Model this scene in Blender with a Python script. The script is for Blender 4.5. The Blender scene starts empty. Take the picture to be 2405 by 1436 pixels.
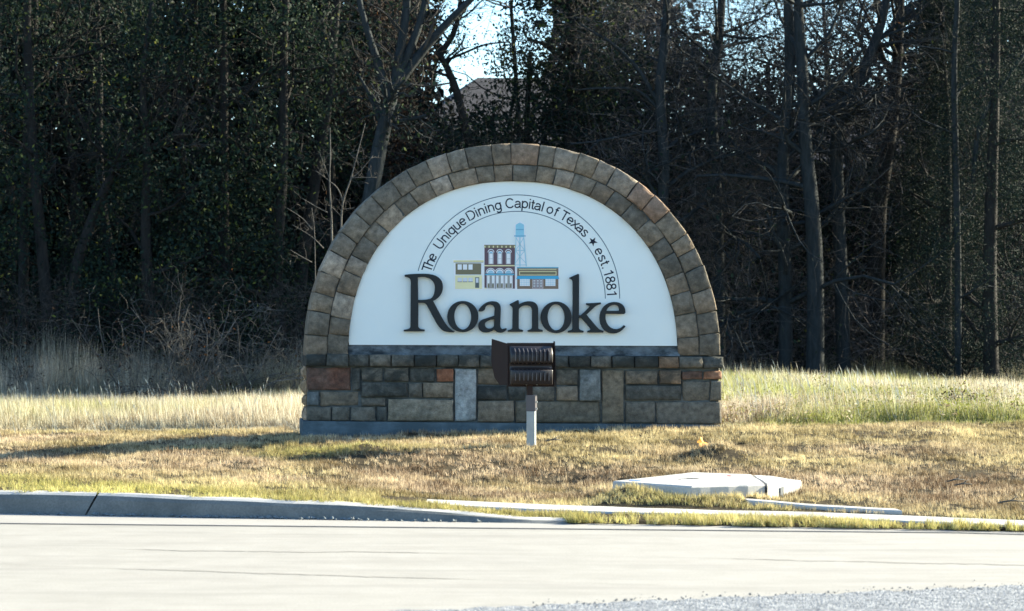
import bpy, math, random
import numpy as np
from mathutils import Vector, Matrix

scene = bpy.context.scene
COL = scene.collection
R = math.radians

# ------------------------------------------------------------------ camera
CAM = Vector((-3.5, -25.0, 1.6))
cam_data = bpy.data.cameras.new('camera')
cam_data.sensor_fit = 'HORIZONTAL'
cam_data.sensor_width = 36.0
cam_data.lens = 36.0 * 5700 / 2405
cam_data.shift_x = 793.5 / 2405
cam_data.clip_start = 0.5
cam_data.clip_end = 6000
cam_data.dof.use_dof = True
cam_data.dof.focus_distance = 24.9
cam_data.dof.aperture_fstop = 4.0
cam = bpy.data.objects.new('camera', cam_data)
cam.location = CAM
cam.rotation_euler = (R(90), 0, 0)
COL.objects.link(cam)
scene.camera = cam

# ------------------------------------------------------------------ light
SUN_EL, SUN_AZ = 23.0, 71.0            # azimuth clockwise from +Y
world = bpy.data.worlds.new('World')
scene.world = world
world.use_nodes = True
wnt = world.node_tree
sky = wnt.nodes.new('ShaderNodeTexSky')
sky.sky_type = 'NISHITA'
sky.sun_disc = False
sky.sun_elevation = R(SUN_EL)
sky.sun_rotation = R(SUN_AZ)
sky.air_density = 1.0
sky.dust_density = 0.8
sky.ozone_density = 4.0
bg = wnt.nodes['Background']
wnt.links.new(sky.outputs[0], bg.inputs[0])
bg.inputs[1].default_value = 0.085
sun_d = bpy.data.lights.new('sun', 'SUN')
sun_d.energy = 5.0
sun_d.angle = R(0.5)
sun_d.color = (1.0, 0.87, 0.68)
sun = bpy.data.objects.new('sun', sun_d)
sdir = Vector((math.sin(R(SUN_AZ)) * math.cos(R(SUN_EL)), math.cos(R(SUN_AZ)) * math.cos(R(SUN_EL)), math.sin(R(SUN_EL))))
sun.rotation_euler = sdir.to_track_quat('Z', 'Y').to_euler()
sun.location = sdir * 50
COL.objects.link(sun)
vs = scene.view_settings
vs.view_transform = 'Standard'
vs.look = 'None'
vs.exposure = 2.2
vs.gamma = 1.0
vs.use_curve_mapping = False
vs.use_white_balance = True
vs.white_balance_temperature = 6400
vs.white_balance_tint = 2
scene.render.engine = 'CYCLES'
scene.cycles.use_denoising = True
scene.cycles.denoiser = 'OPENIMAGEDENOISE'
scene.cycles.denoising_input_passes = 'RGB_ALBEDO_NORMAL'
scene.cycles.denoising_prefilter = 'ACCURATE'
scene.cycles.max_bounces = 6
scene.cycles.diffuse_bounces = 3
scene.cycles.transmission_bounces = 3

# ------------------------------------------------------------------ helpers
RNG = np.random.default_rng(7)
random.seed(7)


def at(px, py, d):
    """World point seen in photo pixel (px, py) at distance d along the view axis."""
    return np.array([(px - 409) * d / 5700 - 3.5, d - 25.0, 1.6 + (718 - py) * d / 5700])


def sx(px):
    return (px - 1207) / 228.0


def sz(py):
    return 1.6 + (718 - py) / 228.0


def lin(c):
    return tuple((v / 255 / 12.92) if v / 255 <= 0.04045 else ((v / 255 + 0.055) / 1.055) ** 2.4 for v in c)


_P = lin((174, 204, 217))


def alb(r, g, b, k=0.78):
    """Base colour of a thing that reads r,g,b beside the white panel in the same open shade."""
    l = lin((r, g, b))
    return tuple(min(0.9, k * l[i] / _P[i]) for i in range(3))


def link(name, mesh, mats=None, parent=None, **props):
    o = bpy.data.objects.new(name, mesh)
    COL.objects.link(o)
    if mats and mesh is not None and not mesh.materials:
        for m in (mats if isinstance(mats, (list, tuple)) else [mats]):
            mesh.materials.append(m)
    if parent:
        o.parent = parent
    for k, v in props.items():
        if v is not None:
            o[k] = v
    return o


def empty(name, loc=(0, 0, 0), rz=0.0, **props):
    o = bpy.data.objects.new(name, None)
    o.empty_display_size = 0.2
    o.location = loc
    o.rotation_euler = (0, 0, rz)
    COL.objects.link(o)
    for k, v in props.items():
        if v is not None:
            o[k] = v
    return o


class MB:
    def __init__(self):
        self.v, self.f, self.m, self.n = [], [], [], 0
        self.mi = 0

    def add(self, verts, faces):
        verts = np.asarray(verts, float).reshape(-1, 3)
        self.v.append(verts)
        n = self.n
        for f in faces:
            self.f.append(tuple(int(i) + n for i in f))
            self.m.append(self.mi)
        self.n += len(verts)

    def box(self, c, s, rot=None):
        c = np.array(c, float)
        h = np.array(s, float) / 2
        p = np.array([[x, y, z] for x in (-1, 1) for y in (-1, 1) for z in (-1, 1)], float) * h
        if rot is not None:
            p = p @ np.array(rot).T
        self.add(p + c, [(0, 1, 3, 2), (4, 6, 7, 5), (0, 4, 5, 1), (2, 3, 7, 6), (0, 2, 6, 4), (1, 5, 7, 3)])

    def tube(self, pts, rad, sides=6, cap=True):
        pts = np.asarray(pts, float)
        n = len(pts)
        rad = np.broadcast_to(np.asarray(rad, float), (n,))
        tg = np.empty_like(pts)
        tg[1:-1] = pts[2:] - pts[:-2]
        tg[0] = pts[1] - pts[0]
        tg[-1] = pts[-1] - pts[-2]
        tg /= np.linalg.norm(tg, axis=1)[:, None] + 1e-9
        ref = np.array([0.31, 0.94, 0.12]) if abs(tg[:, 1]).max() < 0.9 else np.array([1.0, 0.1, 0.2])
        u = np.cross(tg, ref)
        u /= np.linalg.norm(u, axis=1)[:, None] + 1e-9
        w = np.cross(tg, u)
        a = np.arange(sides) * 2 * math.pi / sides
        ring = (np.cos(a)[None, :, None] * u[:, None, :] + np.sin(a)[None, :, None] * w[:, None, :]) * rad[:, None, None] + pts[:, None, :]
        f = []
        for i in range(n - 1):
            b = i * sides
            for j in range(sides):
                k = (j + 1) % sides
                f.append((b + j, b + k, b + sides + k, b + sides + j))
        if cap:
            f.append(tuple(range(sides))[::-1])
            f.append(tuple((n - 1) * sides + j for j in range(sides)))
        self.add(ring.reshape(-1, 3), f)

    def prism(self, poly, y0, y1):
        """Extrude an x,z polygon (counter-clockwise seen from -Y) from y0 (front) to y1."""
        n = len(poly)
        fr = [(p[0], y0, p[1]) for p in poly]
        bk = [(p[0], y1, p[1]) for p in poly]
        self.add(fr + bk, [tuple(range(n)), tuple(range(2 * n - 1, n - 1, -1))] + [(i, n + i, n + (i + 1) % n, (i + 1) % n) for i in range(n)])

    def mesh(self, name, smooth=False):
        me = bpy.data.meshes.new(name)
        v = np.concatenate(self.v) if self.v else np.zeros((0, 3))
        me.from_pydata(v.tolist(), [], self.f)
        if any(self.m):
            me.polygons.foreach_set('material_index', self.m)
        if smooth:
            me.polygons.foreach_set('use_smooth', [True] * len(me.polygons))
        me.update()
        return me

    def build(self, name, mats, parent=None, smooth=False, **props):
        return link(name, self.mesh(name, smooth), mats, parent, **props)


def fast_mesh(name, V, k, tint=None, smooth=False):
    """Mesh of separate k-gons: V has shape (n, k, 3); tint one value per polygon."""
    n = len(V)
    me = bpy.data.meshes.new(name)
    me.vertices.add(n * k)
    me.vertices.foreach_set('co', np.ascontiguousarray(V, np.float32).ravel())
    me.loops.add(n * k)
    me.loops.foreach_set('vertex_index', np.arange(n * k, dtype=np.int32))
    me.polygons.add(n)
    me.polygons.foreach_set('loop_start', np.arange(0, n * k, k, dtype=np.int32))
    me.polygons.foreach_set('loop_total', np.full(n, k, np.int32))
    if tint is not None:
        at_ = me.attributes.new('tint', 'FLOAT', 'POINT')
        at_.data.foreach_set('value', np.repeat(tint, k).astype(np.float32))
    me.update()
    return me


# ------------------------------------------------------------------ materials
class NT:
    def __init__(self, name):
        self.mat = bpy.data.materials.new(name)
        self.mat.use_nodes = True
        self.t = self.mat.node_tree
        self.b = self.t.nodes['Principled BSDF']
        self.out = self.t.nodes['Material Output']

    def n(self, typ, **kw):
        nd = self.t.nodes.new(typ)
        for k, v in kw.items():
            if k in nd.inputs:
                nd.inputs[k].default_value = v
            else:
                setattr(nd, k, v)
        return nd

    def l(self, a, b):
        self.t.links.new(a, b)

    def noise(self, scale, detail=4, rough=0.55, vec=None, dist=0.0):
        nd = self.n('ShaderNodeTexNoise')
        nd.inputs['Scale'].default_value = scale
        nd.inputs['Detail'].default_value = detail
        nd.inputs['Roughness'].default_value = rough
        nd.inputs['Distortion'].default_value = dist
        if vec is not None:
            self.l(vec, nd.inputs['Vector'])
        return nd.outputs['Fac']

    def ramp(self, fac, stops):
        nd = self.n('ShaderNodeValToRGB')
        el = nd.color_ramp.elements
        while len(el) < len(stops):
            el.new(0.5)
        for e, (p, c) in zip(el, stops):
            e.position = p
            e.color = tuple(c) + (1,) if len(c) == 3 else c
        self.l(fac, nd.inputs['Fac'])
        return nd.outputs['Color']

    def map(self, fac, a, b, c, d):
        nd = self.n('ShaderNodeMapRange')
        for i, v in zip((1, 2, 3, 4), (a, b, c, d)):
            nd.inputs[i].default_value = v
        self.l(fac, nd.inputs[0])
        return nd.outputs[0]

    def mix(self, fac, a, b, mode='MIX'):
        nd = self.n('ShaderNodeMix')
        nd.data_type = 'RGBA'
        nd.blend_type = mode
        if isinstance(fac, (int, float)):
            nd.inputs[0].default_value = fac
        else:
            self.l(fac, nd.inputs[0])
        for s, v in ((nd.inputs[6], a), (nd.inputs[7], b)):
            if hasattr(v, 'links'):
                self.l(v, s)
            else:
                s.default_value = tuple(v) + (1,) if len(v) == 3 else v
        return nd.outputs[2]

    def math(self, op, a, b=0.5):
        nd = self.n('ShaderNodeMath')
        nd.operation = op
        for s, v in ((nd.inputs[0], a), (nd.inputs[1], b)):
            if hasattr(v, 'links'):
                self.l(v, s)
            else:
                s.default_value = v
        return nd.outputs[0]

    def pos(self, scale=(1, 1, 1), rot=(0, 0, 0)):
        g = self.n('ShaderNodeNewGeometry')
        m = self.n('ShaderNodeMapping')
        m.inputs['Scale'].default_value = scale
        m.inputs['Rotation'].default_value = rot
        self.l(g.outputs['Position'], m.inputs['Vector'])
        return m.outputs['Vector']

    def bump(self, h, strength=0.3, dist=0.01):
        nd = self.n('ShaderNodeBump')
        nd.inputs['Strength'].default_value = strength
        nd.inputs['Distance'].default_value = dist
        self.l(h, nd.inputs['Height'])
        self.l(nd.outputs[0], self.b.inputs['Normal'])

    def color(self, c):
        if hasattr(c, 'links'):
            self.l(c, self.b.inputs['Base Color'])
        else:
            self.b.inputs['Base Color'].default_value = tuple(c) + (1,)

    def rough(self, r, spec=0.3, metal=0.0):
        self.b.inputs['Roughness'].default_value = r
        self.b.inputs['Specular IOR Level'].default_value = spec
        self.b.inputs['Metallic'].default_value = metal


def simple(name, c, rough=0.6, spec=0.3, metal=0.0, var=0.12, nscale=6.0):
    t = NT(name)
    f = t.noise(nscale, 5, 0.6, t.pos())
    lo = tuple(v * (1 - var) for v in c)
    hi = tuple(min(1, v * (1 + var)) for v in c)
    t.color(t.ramp(f, [(0.3, lo), (0.7, hi)]))
    t.rough(rough, spec, metal)
    return t.mat


def stone_mat():
    t = NT('sandstone')
    oi = t.n('ShaderNodeObjectInfo')
    vec = t.pos()
    rnd = t.n('ShaderNodeVectorMath')
    rnd.operation = 'ADD'
    t.l(vec, rnd.inputs[0])
    cmb = t.n('ShaderNodeCombineXYZ')
    for i, k in enumerate((37.0, 11.0, 23.0)):
        t.l(t.math('MULTIPLY', oi.outputs['Random'], k), cmb.inputs[i])
    t.l(cmb.outputs[0], rnd.inputs[1])
    v = rnd.outputs[0]
    big = t.noise(5.0, 3, 0.5, v, 0.4)
    mid = t.noise(16.0, 5, 0.65, v)
    fine = t.noise(120.0, 3, 0.7, v)
    c = t.mix(t.map(big, 0.35, 0.68, 0.0, 0.30), oi.outputs['Color'], (0.18, 0.175, 0.145))
    shade = t.map(mid, 0.28, 0.72, 0.50, 1.42)
    c = t.mix(1.0, c, t.ramp(shade, [(0, (0, 0, 0)), (1, (1, 1, 1))]), 'MULTIPLY') if False else c
    g = t.n('ShaderNodeVectorMath')
    g.operation = 'SCALE'
    t.l(c, g.inputs[0])
    t.l(shade, g.inputs['Scale'])
    g2 = t.n('ShaderNodeVectorMath')
    g2.operation = 'SCALE'
    t.l(g.outputs[0], g2.inputs[0])
    t.l(t.map(fine, 0.3, 0.7, 0.82, 1.18), g2.inputs['Scale'])
    # lichen and water stains: where strong the stone is nearly black
    st = t.noise(3.6, 6, 0.65, t.pos((1.0, 1.0, 1.6)), 0.8)
    st2 = t.map(st, 0.41, 0.58, 0.0, 1.0)
    amt = t.math('MULTIPLY', t.math('MULTIPLY', st2, 0.85), oi.outputs['Alpha'])
    c2 = t.mix(amt, g2.outputs[0], (0.030, 0.036, 0.034))
    t.color(c2)
    t.rough(0.9, 0.15)
    h = t.math('ADD', t.math('MULTIPLY', mid, 1.0), t.math('MULTIPLY', fine, 0.7))
    t.bump(h, 0.9, 0.014)
    return t.mat


M = {}
M['stone'] = stone_mat()


def mortar_mat(name, c, dark):
    t = NT(name)
    f = t.noise(9, 6, 0.6, t.pos())
    f2 = t.noise(3.4, 5, 0.65, t.pos((1, 1, 2.0)))
    a = t.ramp(f, [(0.3, tuple(v * 0.75 for v in c)), (0.7, tuple(v * 1.2 for v in c))])
    t.color(t.mix(t.map(f2, 0.40, 0.60, 0, 0.92), a, dark))
    t.rough(0.9, 0.1)
    t.bump(t.noise(60, 3, 0.6, t.pos()), 0.5, 0.006)
    return t.mat


M['mortar'] = mortar_mat('mortar', (0.13, 0.14, 0.135), (0.04, 0.046, 0.046))
M['wash'] = mortar_mat('mortar_wash', (0.15, 0.165, 0.17), (0.022, 0.027, 0.03))
M['footing'] = mortar_mat('footing_concrete', (0.115, 0.15, 0.175), (0.07, 0.095, 0.11))

t = NT('panel_white')
f = t.noise(1.2, 4, 0.6, t.pos())
f2 = t.noise(220, 2, 0.7, t.pos())
t.color(t.mix(t.map(f2, 0.3, 0.7, 0.0, 0.03), t.ramp(f, [(0.3, (0.785, 0.83, 0.80)), (0.7, (0.825, 0.87, 0.835))]), (0.55, 0.58, 0.6)))
t.rough(0.5, 0.3)
M['panel'] = t.mat
M['letter'] = simple('letter_black', (0.012, 0.016, 0.018), 0.55, 0.35)
M['print_ink'] = simple('print_ink', (0.012, 0.018, 0.035), 0.6, 0.2)
M['arc_line'] = simple('print_line', (0.10, 0.15, 0.19), 0.6, 0.2)

M['bronze'] = simple('bronze_paint', (0.027, 0.016, 0.014), 0.6, 0.2)
M['bronze_dark'] = simple('bronze_fin', (0.022, 0.017, 0.018), 0.42, 0.4)
M['steel'] = simple('galvanised_steel', (0.30, 0.325, 0.335), 0.45, 0.5, 0.35)
M['fin'] = simple('fin_edge', (0.085, 0.075, 0.075), 0.45, 0.4)
M['bracket'] = simple('bracket_paint', (0.07, 0.065, 0.075), 0.4, 0.5)

# concrete road
def concrete_mat(name, c0, c1, streak=True, rot=R(11)):
    t = NT(name)
    p = t.pos((0.22, 1.5, 1.0), (0, 0, rot))
    s = t.noise(2.2, 5, 0.6, p, 0.3)
    s2 = t.noise(2.6, 7, 0.72, t.pos())
    fine = t.noise(70, 3, 0.7, t.pos())
    c = t.ramp(s2, [(0.3, c0), (0.7, c1)])
    if streak:
        c = t.mix(t.map(s, 0.48, 0.68, 0.0, 0.42), c, tuple(v * 0.62 for v in c0))
    c = t.mix(t.map(fine, 0.35, 0.75, 0.0, 0.55), c, tuple(v * 0.66 for v in c0))
    t.color(c)
    t.rough(0.75, 0.3)
    t.bump(fine, 0.35, 0.004)
    return t.mat


M['road'] = concrete_mat('road_concrete', (0.28, 0.266, 0.24), (0.345, 0.33, 0.303))
M['gutter'] = concrete_mat('gutter_concrete', (0.30, 0.285, 0.262), (0.35, 0.335, 0.31), False)
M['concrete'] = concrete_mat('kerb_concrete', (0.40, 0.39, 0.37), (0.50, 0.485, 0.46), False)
M['kerb'] = concrete_mat('kerb_face_concrete', (0.10, 0.105, 0.10), (0.22, 0.218, 0.202), False)  # mottled grime, with the face's shade also put into the darker colour
t = NT('asphalt')
vo = t.n('ShaderNodeTexVoronoi')
vo.inputs['Scale'].default_value = 75
t.l(t.pos(), vo.inputs['Vector'])
bw = t.n('ShaderNodeRGBToBW')
t.l(vo.outputs['Color'], bw.inputs[0])
vo2 = t.n('ShaderNodeTexVoronoi')
vo2.inputs['Scale'].default_value = 27
t.l(t.pos(), vo2.inputs['Vector'])
bw2 = t.n('ShaderNodeRGBToBW')
t.l(vo2.outputs['Color'], bw2.inputs[0])
nz_ = t.noise(6, 5, .65, t.pos())
mixed = t.math('ADD', t.math('MULTIPLY', bw.outputs[0], .5), t.math('ADD', t.math('MULTIPLY', bw2.outputs[0], .28), t.math('MULTIPLY', nz_, .3)))
t.color(t.ramp(mixed, [(0.28, (0.04, 0.047, 0.058)), (0.5, (0.155, 0.165, 0.18)), (0.78, (0.36, 0.365, 0.37))]))
t.rough(0.6, 0.5)
t.bump(t.math('SUBTRACT', 1.0, vo.outputs['Distance']), 0.9, 0.012)
M['asphalt'] = t.mat
M['sealant'] = simple('joint_sealant', (0.05, 0.05, 0.055), 0.6, 0.3)


def blade_mat(name, dry, dry2, green, green_center, green_width, greenness, transl=0.28):
    """Grass: each blade has its own tint; patches of green among the dry grass."""
    t = NT(name)
    a = t.n('ShaderNodeAttribute')
    a.attribute_name = 'tint'
    g = t.n('ShaderNodeNewGeometry')
    n1 = t.noise(0.9, 4, 0.6, t.pos((0.6, 0.8, 1)))
    n2 = t.noise(0.35, 3, 0.5, t.pos((0.8, 1.0, 1)))
    d = t.ramp(a.outputs['Fac'], [(0.0, dry), (0.55, dry2), (1.0, tuple(min(0.85, v * 1.55) for v in dry2))])
    gr = t.ramp(a.outputs['Fac'], [(0.0, tuple(v * 0.55 for v in green)), (0.6, green), (1.0, tuple(v * 1.5 for v in green))])
    fac = t.map(t.math('ADD', t.math('MULTIPLY', n1, 0.6), t.math('MULTIPLY', n2, 0.6)), 0.52, 0.72, 0.0, 1.0)
    if green_center is not None:
        at2 = t.n('ShaderNodeAttribute')
        at2.attribute_name = 'green'
        fac = t.math('MINIMUM', t.math('ADD', t.math('MULTIPLY', fac, greenness), at2.outputs['Fac']), 1.0)
    c = t.mix(fac, d, gr)
    tr = t.n('ShaderNodeBsdfTranslucent')
    t.l(c, tr.inputs[0])
    df = t.n('ShaderNodeBsdfDiffuse')
    t.l(c, df.inputs[0])
    ms = t.n('ShaderNodeMixShader')
    ms.inputs[0].default_value = transl
    t.l(df.outputs[0], ms.inputs[1])
    t.l(tr.outputs[0], ms.inputs[2])
    t.l(ms.outputs[0], t.out.inputs[0])
    return t.mat


M['lawn'] = blade_mat('mown_grass', (0.13, 0.085, 0.052), (0.57, 0.45, 0.305), (0.54, 0.50, 0.17), True, 1, 0.30)
M['field'] = blade_mat('tall_grass', (0.20, 0.15, 0.10), (0.70, 0.61, 0.47), (0.34, 0.36, 0.09), True, 1, 0.15)
M['weed'] = blade_mat('dry_weeds', (0.15, 0.135, 0.105), (0.52, 0.47, 0.38), (0.17, 0.18, 0.10), None, 1, 0.2, 0.25)


def leaf_mat(name, stops, transl=0.2):
    t = NT(name)
    a = t.n('ShaderNodeAttribute')
    a.attribute_name = 'tint'
    c = t.ramp(a.outputs['Fac'], stops)
    tr = t.n('ShaderNodeBsdfTranslucent')
    t.l(c, tr.inputs[0])
    t.color(c)
    t.rough(0.7, 0.08)
    ms = t.n('ShaderNodeMixShader')
    ms.inputs[0].default_value = transl
    t.l(t.b.outputs[0], ms.inputs[1])
    t.l(tr.outputs[0], ms.inputs[2])
    t.l(ms.outputs[0], t.out.inputs[0])
    return t.mat


M['leaf'] = leaf_mat('leaf_evergreen', [(0.0, (0.009, 0.018, 0.016)), (0.75, (0.020, 0.035, 0.023)), (0.94, (0.075, 0.098, 0.026)), (1.0, (0.26, 0.24, 0.05))])  # brightest tint end puts sunlit glints into the colour of a few leaves
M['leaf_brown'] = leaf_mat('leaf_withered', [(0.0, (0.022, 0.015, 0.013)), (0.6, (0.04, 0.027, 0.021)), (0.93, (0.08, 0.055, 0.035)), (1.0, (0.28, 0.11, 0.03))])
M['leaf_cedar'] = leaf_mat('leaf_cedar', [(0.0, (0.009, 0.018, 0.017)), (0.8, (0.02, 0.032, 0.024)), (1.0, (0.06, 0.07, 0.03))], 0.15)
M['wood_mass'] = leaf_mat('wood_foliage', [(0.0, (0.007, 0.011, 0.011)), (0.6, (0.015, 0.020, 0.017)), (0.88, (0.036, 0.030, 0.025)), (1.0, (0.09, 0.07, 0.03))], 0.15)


def bark_mat(name, c0, c1):
    t = NT(name)
    f = t.noise(14, 5, 0.65, t.pos((1, 1, 0.25)), 0.5)
    t.color(t.ramp(f, [(0.3, c0), (0.7, c1)]))
    t.rough(0.9, 0.15)
    t.bump(f, 0.8, 0.03)
    return t.mat


M['bark'] = bark_mat('bark_grey', (0.013, 0.017, 0.019), (0.037, 0.043, 0.046))
M['bark_dark'] = bark_mat('bark_dark', (0.012, 0.012, 0.012), (0.03, 0.028, 0.026))
M['twig'] = bark_mat('twig_grey', (0.028, 0.026, 0.024), (0.068, 0.062, 0.054))
M['twig_pale'] = bark_mat('twig_pale', (0.06, 0.057, 0.052), (0.14, 0.13, 0.115))

# ------------------------------------------------------------------ terrain
YX = np.array([-400, -4.84, 2.5, 6.0, 400.0])
YY = np.array([-6.35 + 0.2057 * 395.16 * 0.0 + 0.0, -6.35, -7.86, -9.4, -9.4 - 0.3 * 394])
YY[0] = -6.35 + 0.2057 * (-4.84 + 400)


def Ye(X):
    return np.interp(X, YX, YY)


ZK_X, ZK = [-60, -3.9, -2.25, -1.63, -0.85, 0.6, 60], [0.155, 0.155, 0.11, 0.078, 0.02, 0.02, 0.02]
PX = [-8, -5, -2.16, 0, 2.1, 5, 8, 12]
PY = [0, 3, 8, 17, 40, 130, 400]
PZ = np.array([  # rows Y, columns X
    [.13, .165, .25, .295, .355, .37, .36, .36],
    [.12, .155, .22, .31, .39, .42, .38, .37],
    [.06, .08, .13, .30, .42, .46, .33, .30],
    [-.06, -.05, -.02, .10, .15, .17, .12, .10],
    [0, 0, 0, .1, .1, .1, .1, .1],
    [.6, .6, .6, .6, .6, .6, .6, .6],
    [2, 2, 2, 2, 2, 2, 2, 2]])


def bumps(X, Y):
    return (0.5 * np.sin(2.1 * X + 1.3 * np.sin(1.7 * Y)) * np.sin(2.7 * Y + 0.8 * X) + 0.3 * np.sin(5.3 * X + 2 * Y + 1) * np.sin(4.1 * Y - 1.7 * X)
            + 0.25 * np.sin(9.1 * X - 3 * Y) * np.sin(8.3 * Y + 2.2 * X + 2) + 0.35 * np.sin(15.1 * X + 4 * Y + 2 * np.sin(3 * Y)) * np.sin(13.3 * Y + 3.1 * X))


WALK = np.array([(-1.9, -6.07), (-1.4, -6.14), (-.6, -6.29), (.36, -6.53), (1.5, -7.0), (2.61, -7.52), (4.2, -8.4), (8, -10.6)])
HOLLOWS = [(-5.6, -1.0, 1.7, 1.1, 0.085), (0.98, -3.05, 0.22, 0.3, 0.05), (1.42, -3.0, 0.24, 0.3, -0.12), (0.72, -2.6, 0.16, 0.14, 0.06), (-1.75, -2.1, 0.2, 0.2, -0.05), (-0.1, -3.9, 0.2, 0.16, 0.06), (1.5, -2.2, .2, .12, .05), (0.3, -1.6, .18, .12, .05), (3.3, -1.5, .3, .14, .07), (0.08, -5.74, .2, .15, -0.06), (0.18, -5.93, .30, .20, -0.09), (0.50, -6.17, .22, .10, -0.055), (0.86, -6.10, .2, .10, -0.05), (1.1, -6.02, .14, .09, -0.05), (0.05, -5.3, .2, .3, -0.05)]


def H(X, Y):
    X = np.asarray(X, float)
    Y = np.asarray(Y, float)
    ye = Ye(X)
    zk = np.interp(X, ZK_X, ZK)
    cols = np.stack([np.interp(X, PX, PZ[i]) for i in range(len(PY))], 0)
    # interpolate in Y
    idx = np.clip(np.searchsorted(PY, np.clip(Y, 0, 399)) - 1, 0, len(PY) - 2)
    py = np.array(PY, float)
    f = np.clip((np.clip(Y, 0, 399) - py[idx]) / (py[idx + 1] - py[idx]), 0, 1)
    f = f * f * (3 - 2 * f) * 0.5 + f * 0.5
    flat = cols.reshape(len(PY), -1)
    ar = np.arange(flat.shape[1])
    za = flat[idx.ravel(), ar].reshape(X.shape)
    zb = flat[idx.ravel() + 1, ar].reshape(X.shape)
    zfar = za * (1 - f) + zb * f
    s = np.clip((Y - ye) / np.maximum(-ye, 0.5), 0, 1)
    s2 = np.clip((s - .44) / .30, 0, 1)
    wl = np.clip((0.6 - X) / .8, 0, 1) * np.clip((X + 4.5) / 1.5, 0, 1)
    ease = 0.35 * s + 0.65 * s * s * (3 - 2 * s)
    ease = ease * (1 - wl) + wl * (0.2 * s + 0.8 * s2 * s2 * (3 - 2 * s2))
    z = np.where(Y < 0, zk + (cols[0] - zk) * ease, zfar)
    near = np.clip((np.abs(Y - np.interp(X, WALK[:, 0], WALK[:, 1])) - .28) / .4, 0, 1) * np.clip((Y - ye - 0.25) / 0.8, 0, 1) * np.clip((60 - np.abs(X)) / 20, 0, 1)
    z = z + bumps(X, Y) * 0.026 * near
    for hx, hy, wx, wy, dz in HOLLOWS:
        z = z - dz * np.exp(-((X - hx) / wx) ** 2 - ((Y - hy) / wy) ** 2)
    return z


def h1(x, y):
    return float(H(np.array([x]), np.array([y]))[0])


def concat(*a):
    return np.concatenate(a)


gx = concat(-np.geomspace(150, 14, 12), np.arange(-13, 16.01, 0.11), np.geomspace(17.5, 150, 12))
gt = concat([-70, -40, -30, -6, -0.25, -0.04], [0.10, 0.16], np.arange(0.26, 9.2, 0.10), np.arange(9.5, 30, 0.6), np.geomspace(31, 190, 12))
GX, GT = np.meshgrid(gx, gt, indexing='ij')
GY = GT + Ye(np.clip(GX, -60, 60))
GZ = np.where(GT < 0, -0.25, H(GX, GY))
GZ = np.where((GT > 0) & (GT < 0.15) & (GX > -0.8), GZ - 0.0, GZ)
GZ = np.where((GT > 0) & (GT < 0.15) & (GX <= -0.8), -0.2, GZ)
nX, nT = GX.shape
ii = np.arange(nX * nT).reshape(nX, nT)
q = np.stack([ii[:-1, :-1], ii[1:, :-1], ii[1:, 1:], ii[:-1, 1:]], -1).reshape(-1, 4)
me = bpy.data.meshes.new('ground')
me.from_pydata(np.stack([GX, GY, GZ], -1).reshape(-1, 3).tolist(), [], q.tolist())
me.polygons.foreach_set('use_smooth', [True] * len(me.polygons))
t = NT('soil_thatch')
f = t.noise(3, 6, 0.65, t.pos())
f2 = t.noise(45, 4, 0.7, t.pos())
t.color(t.mix(t.map(f2, .35, .7, 0, .7), t.ramp(f, [(0.3, (0.05, 0.04, 0.026)), (0.7, (0.10, 0.08, 0.05))]), (0.03, 0.025, 0.018)))
t.rough(0.95, 0.05)
t.bump(f2, 0.8, 0.02)
link('ground', me, t.mat, kind='structure', label='grassy ground rising from the road towards the wood')

# road, gutter and asphalt
xs = concat(np.linspace(-140, -20, 5), np.arange(-16, 20, 1.0), np.linspace(24, 140, 5))


def ribbon(name, xa, fa, fb, z, mat, n_div=1, **props):
    mb = MB()
    a = np.stack([xa, fa(xa), np.full_like(xa, z)], -1)
    b = np.stack([xa, fb(xa), np.full_like(xa, z)], -1)
    n = len(xa)
    mb.add(np.concatenate([a, b]), [(i, i + 1, n + i + 1, n + i) for i in range(n - 1)])
    return mb.build(name, mat, **props)


def joint_y(X):
    return np.interp(X, [-60, -4.78, 2.5, 6, 160], [-7.2 + 0.1 * 55, -7.2, -7.99, -9.6, -57])


ribbon('road', xs, lambda X: np.full_like(X, -60.0), lambda X: joint_y(X), 0.0, M['road'], kind='structure', label='sunlit pale concrete road along the bottom')
gut = ribbon('gutter', xs, lambda X: joint_y(X), lambda X: Ye(X) + 0.06, 0.0, M['gutter'], kind='structure', label='pale concrete gutter pan between kerb and road')
sj = ribbon('joint_sealant', xs, lambda X: joint_y(X) - 0.03, lambda X: joint_y(X) + 0.035, 0.003, M['sealant'])
sj.parent = gut
# asphalt apron in the near right corner: only this side of an oblique line
ax = np.arange(-2.9, 8.0, 0.05)
aline = -12.36 + 0.315 * (ax + 2.4)
aline = aline + 0.05 * np.sin(ax * 9) * np.sin(ax * 23 + 1) + RNG.normal(0, 0.016, len(ax))
mb = MB()
n = len(ax)
mb.add(np.concatenate([np.stack([ax, np.full_like(ax, -16.5), np.full_like(ax, 0.008)], -1), np.stack([ax, aline, np.full_like(ax, 0.008)], -1)]),
       [(i, i + 1, n + i + 1, n + i) for i in range(n - 1)])
mb.build('asphalt_patch', M['asphalt'], kind='structure', label='blue grey coarse asphalt at the near right corner of the road')
gv = []
for i in range(420):
    x = RNG.uniform(-1.6, 2.6)
    y = float(np.interp(x, ax, aline)) + RNG.normal(0.0, 0.09)
    r = 0.003 + 0.008 * RNG.random() ** 2
    c = np.array([x, y, r * .4 + .004])
    p = c + (np.array([[1, 0, 0], [-1, 0, 0], [0, 1, 0], [0, -1, 0], [0, 0, 1], [0, 0, -1]], float) + RNG.normal(0, .2, (6, 3))) * r
    for tri in ((0, 2, 4), (2, 1, 4), (1, 3, 4), (3, 0, 4)):
        gv.append(p[list(tri)])
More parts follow.
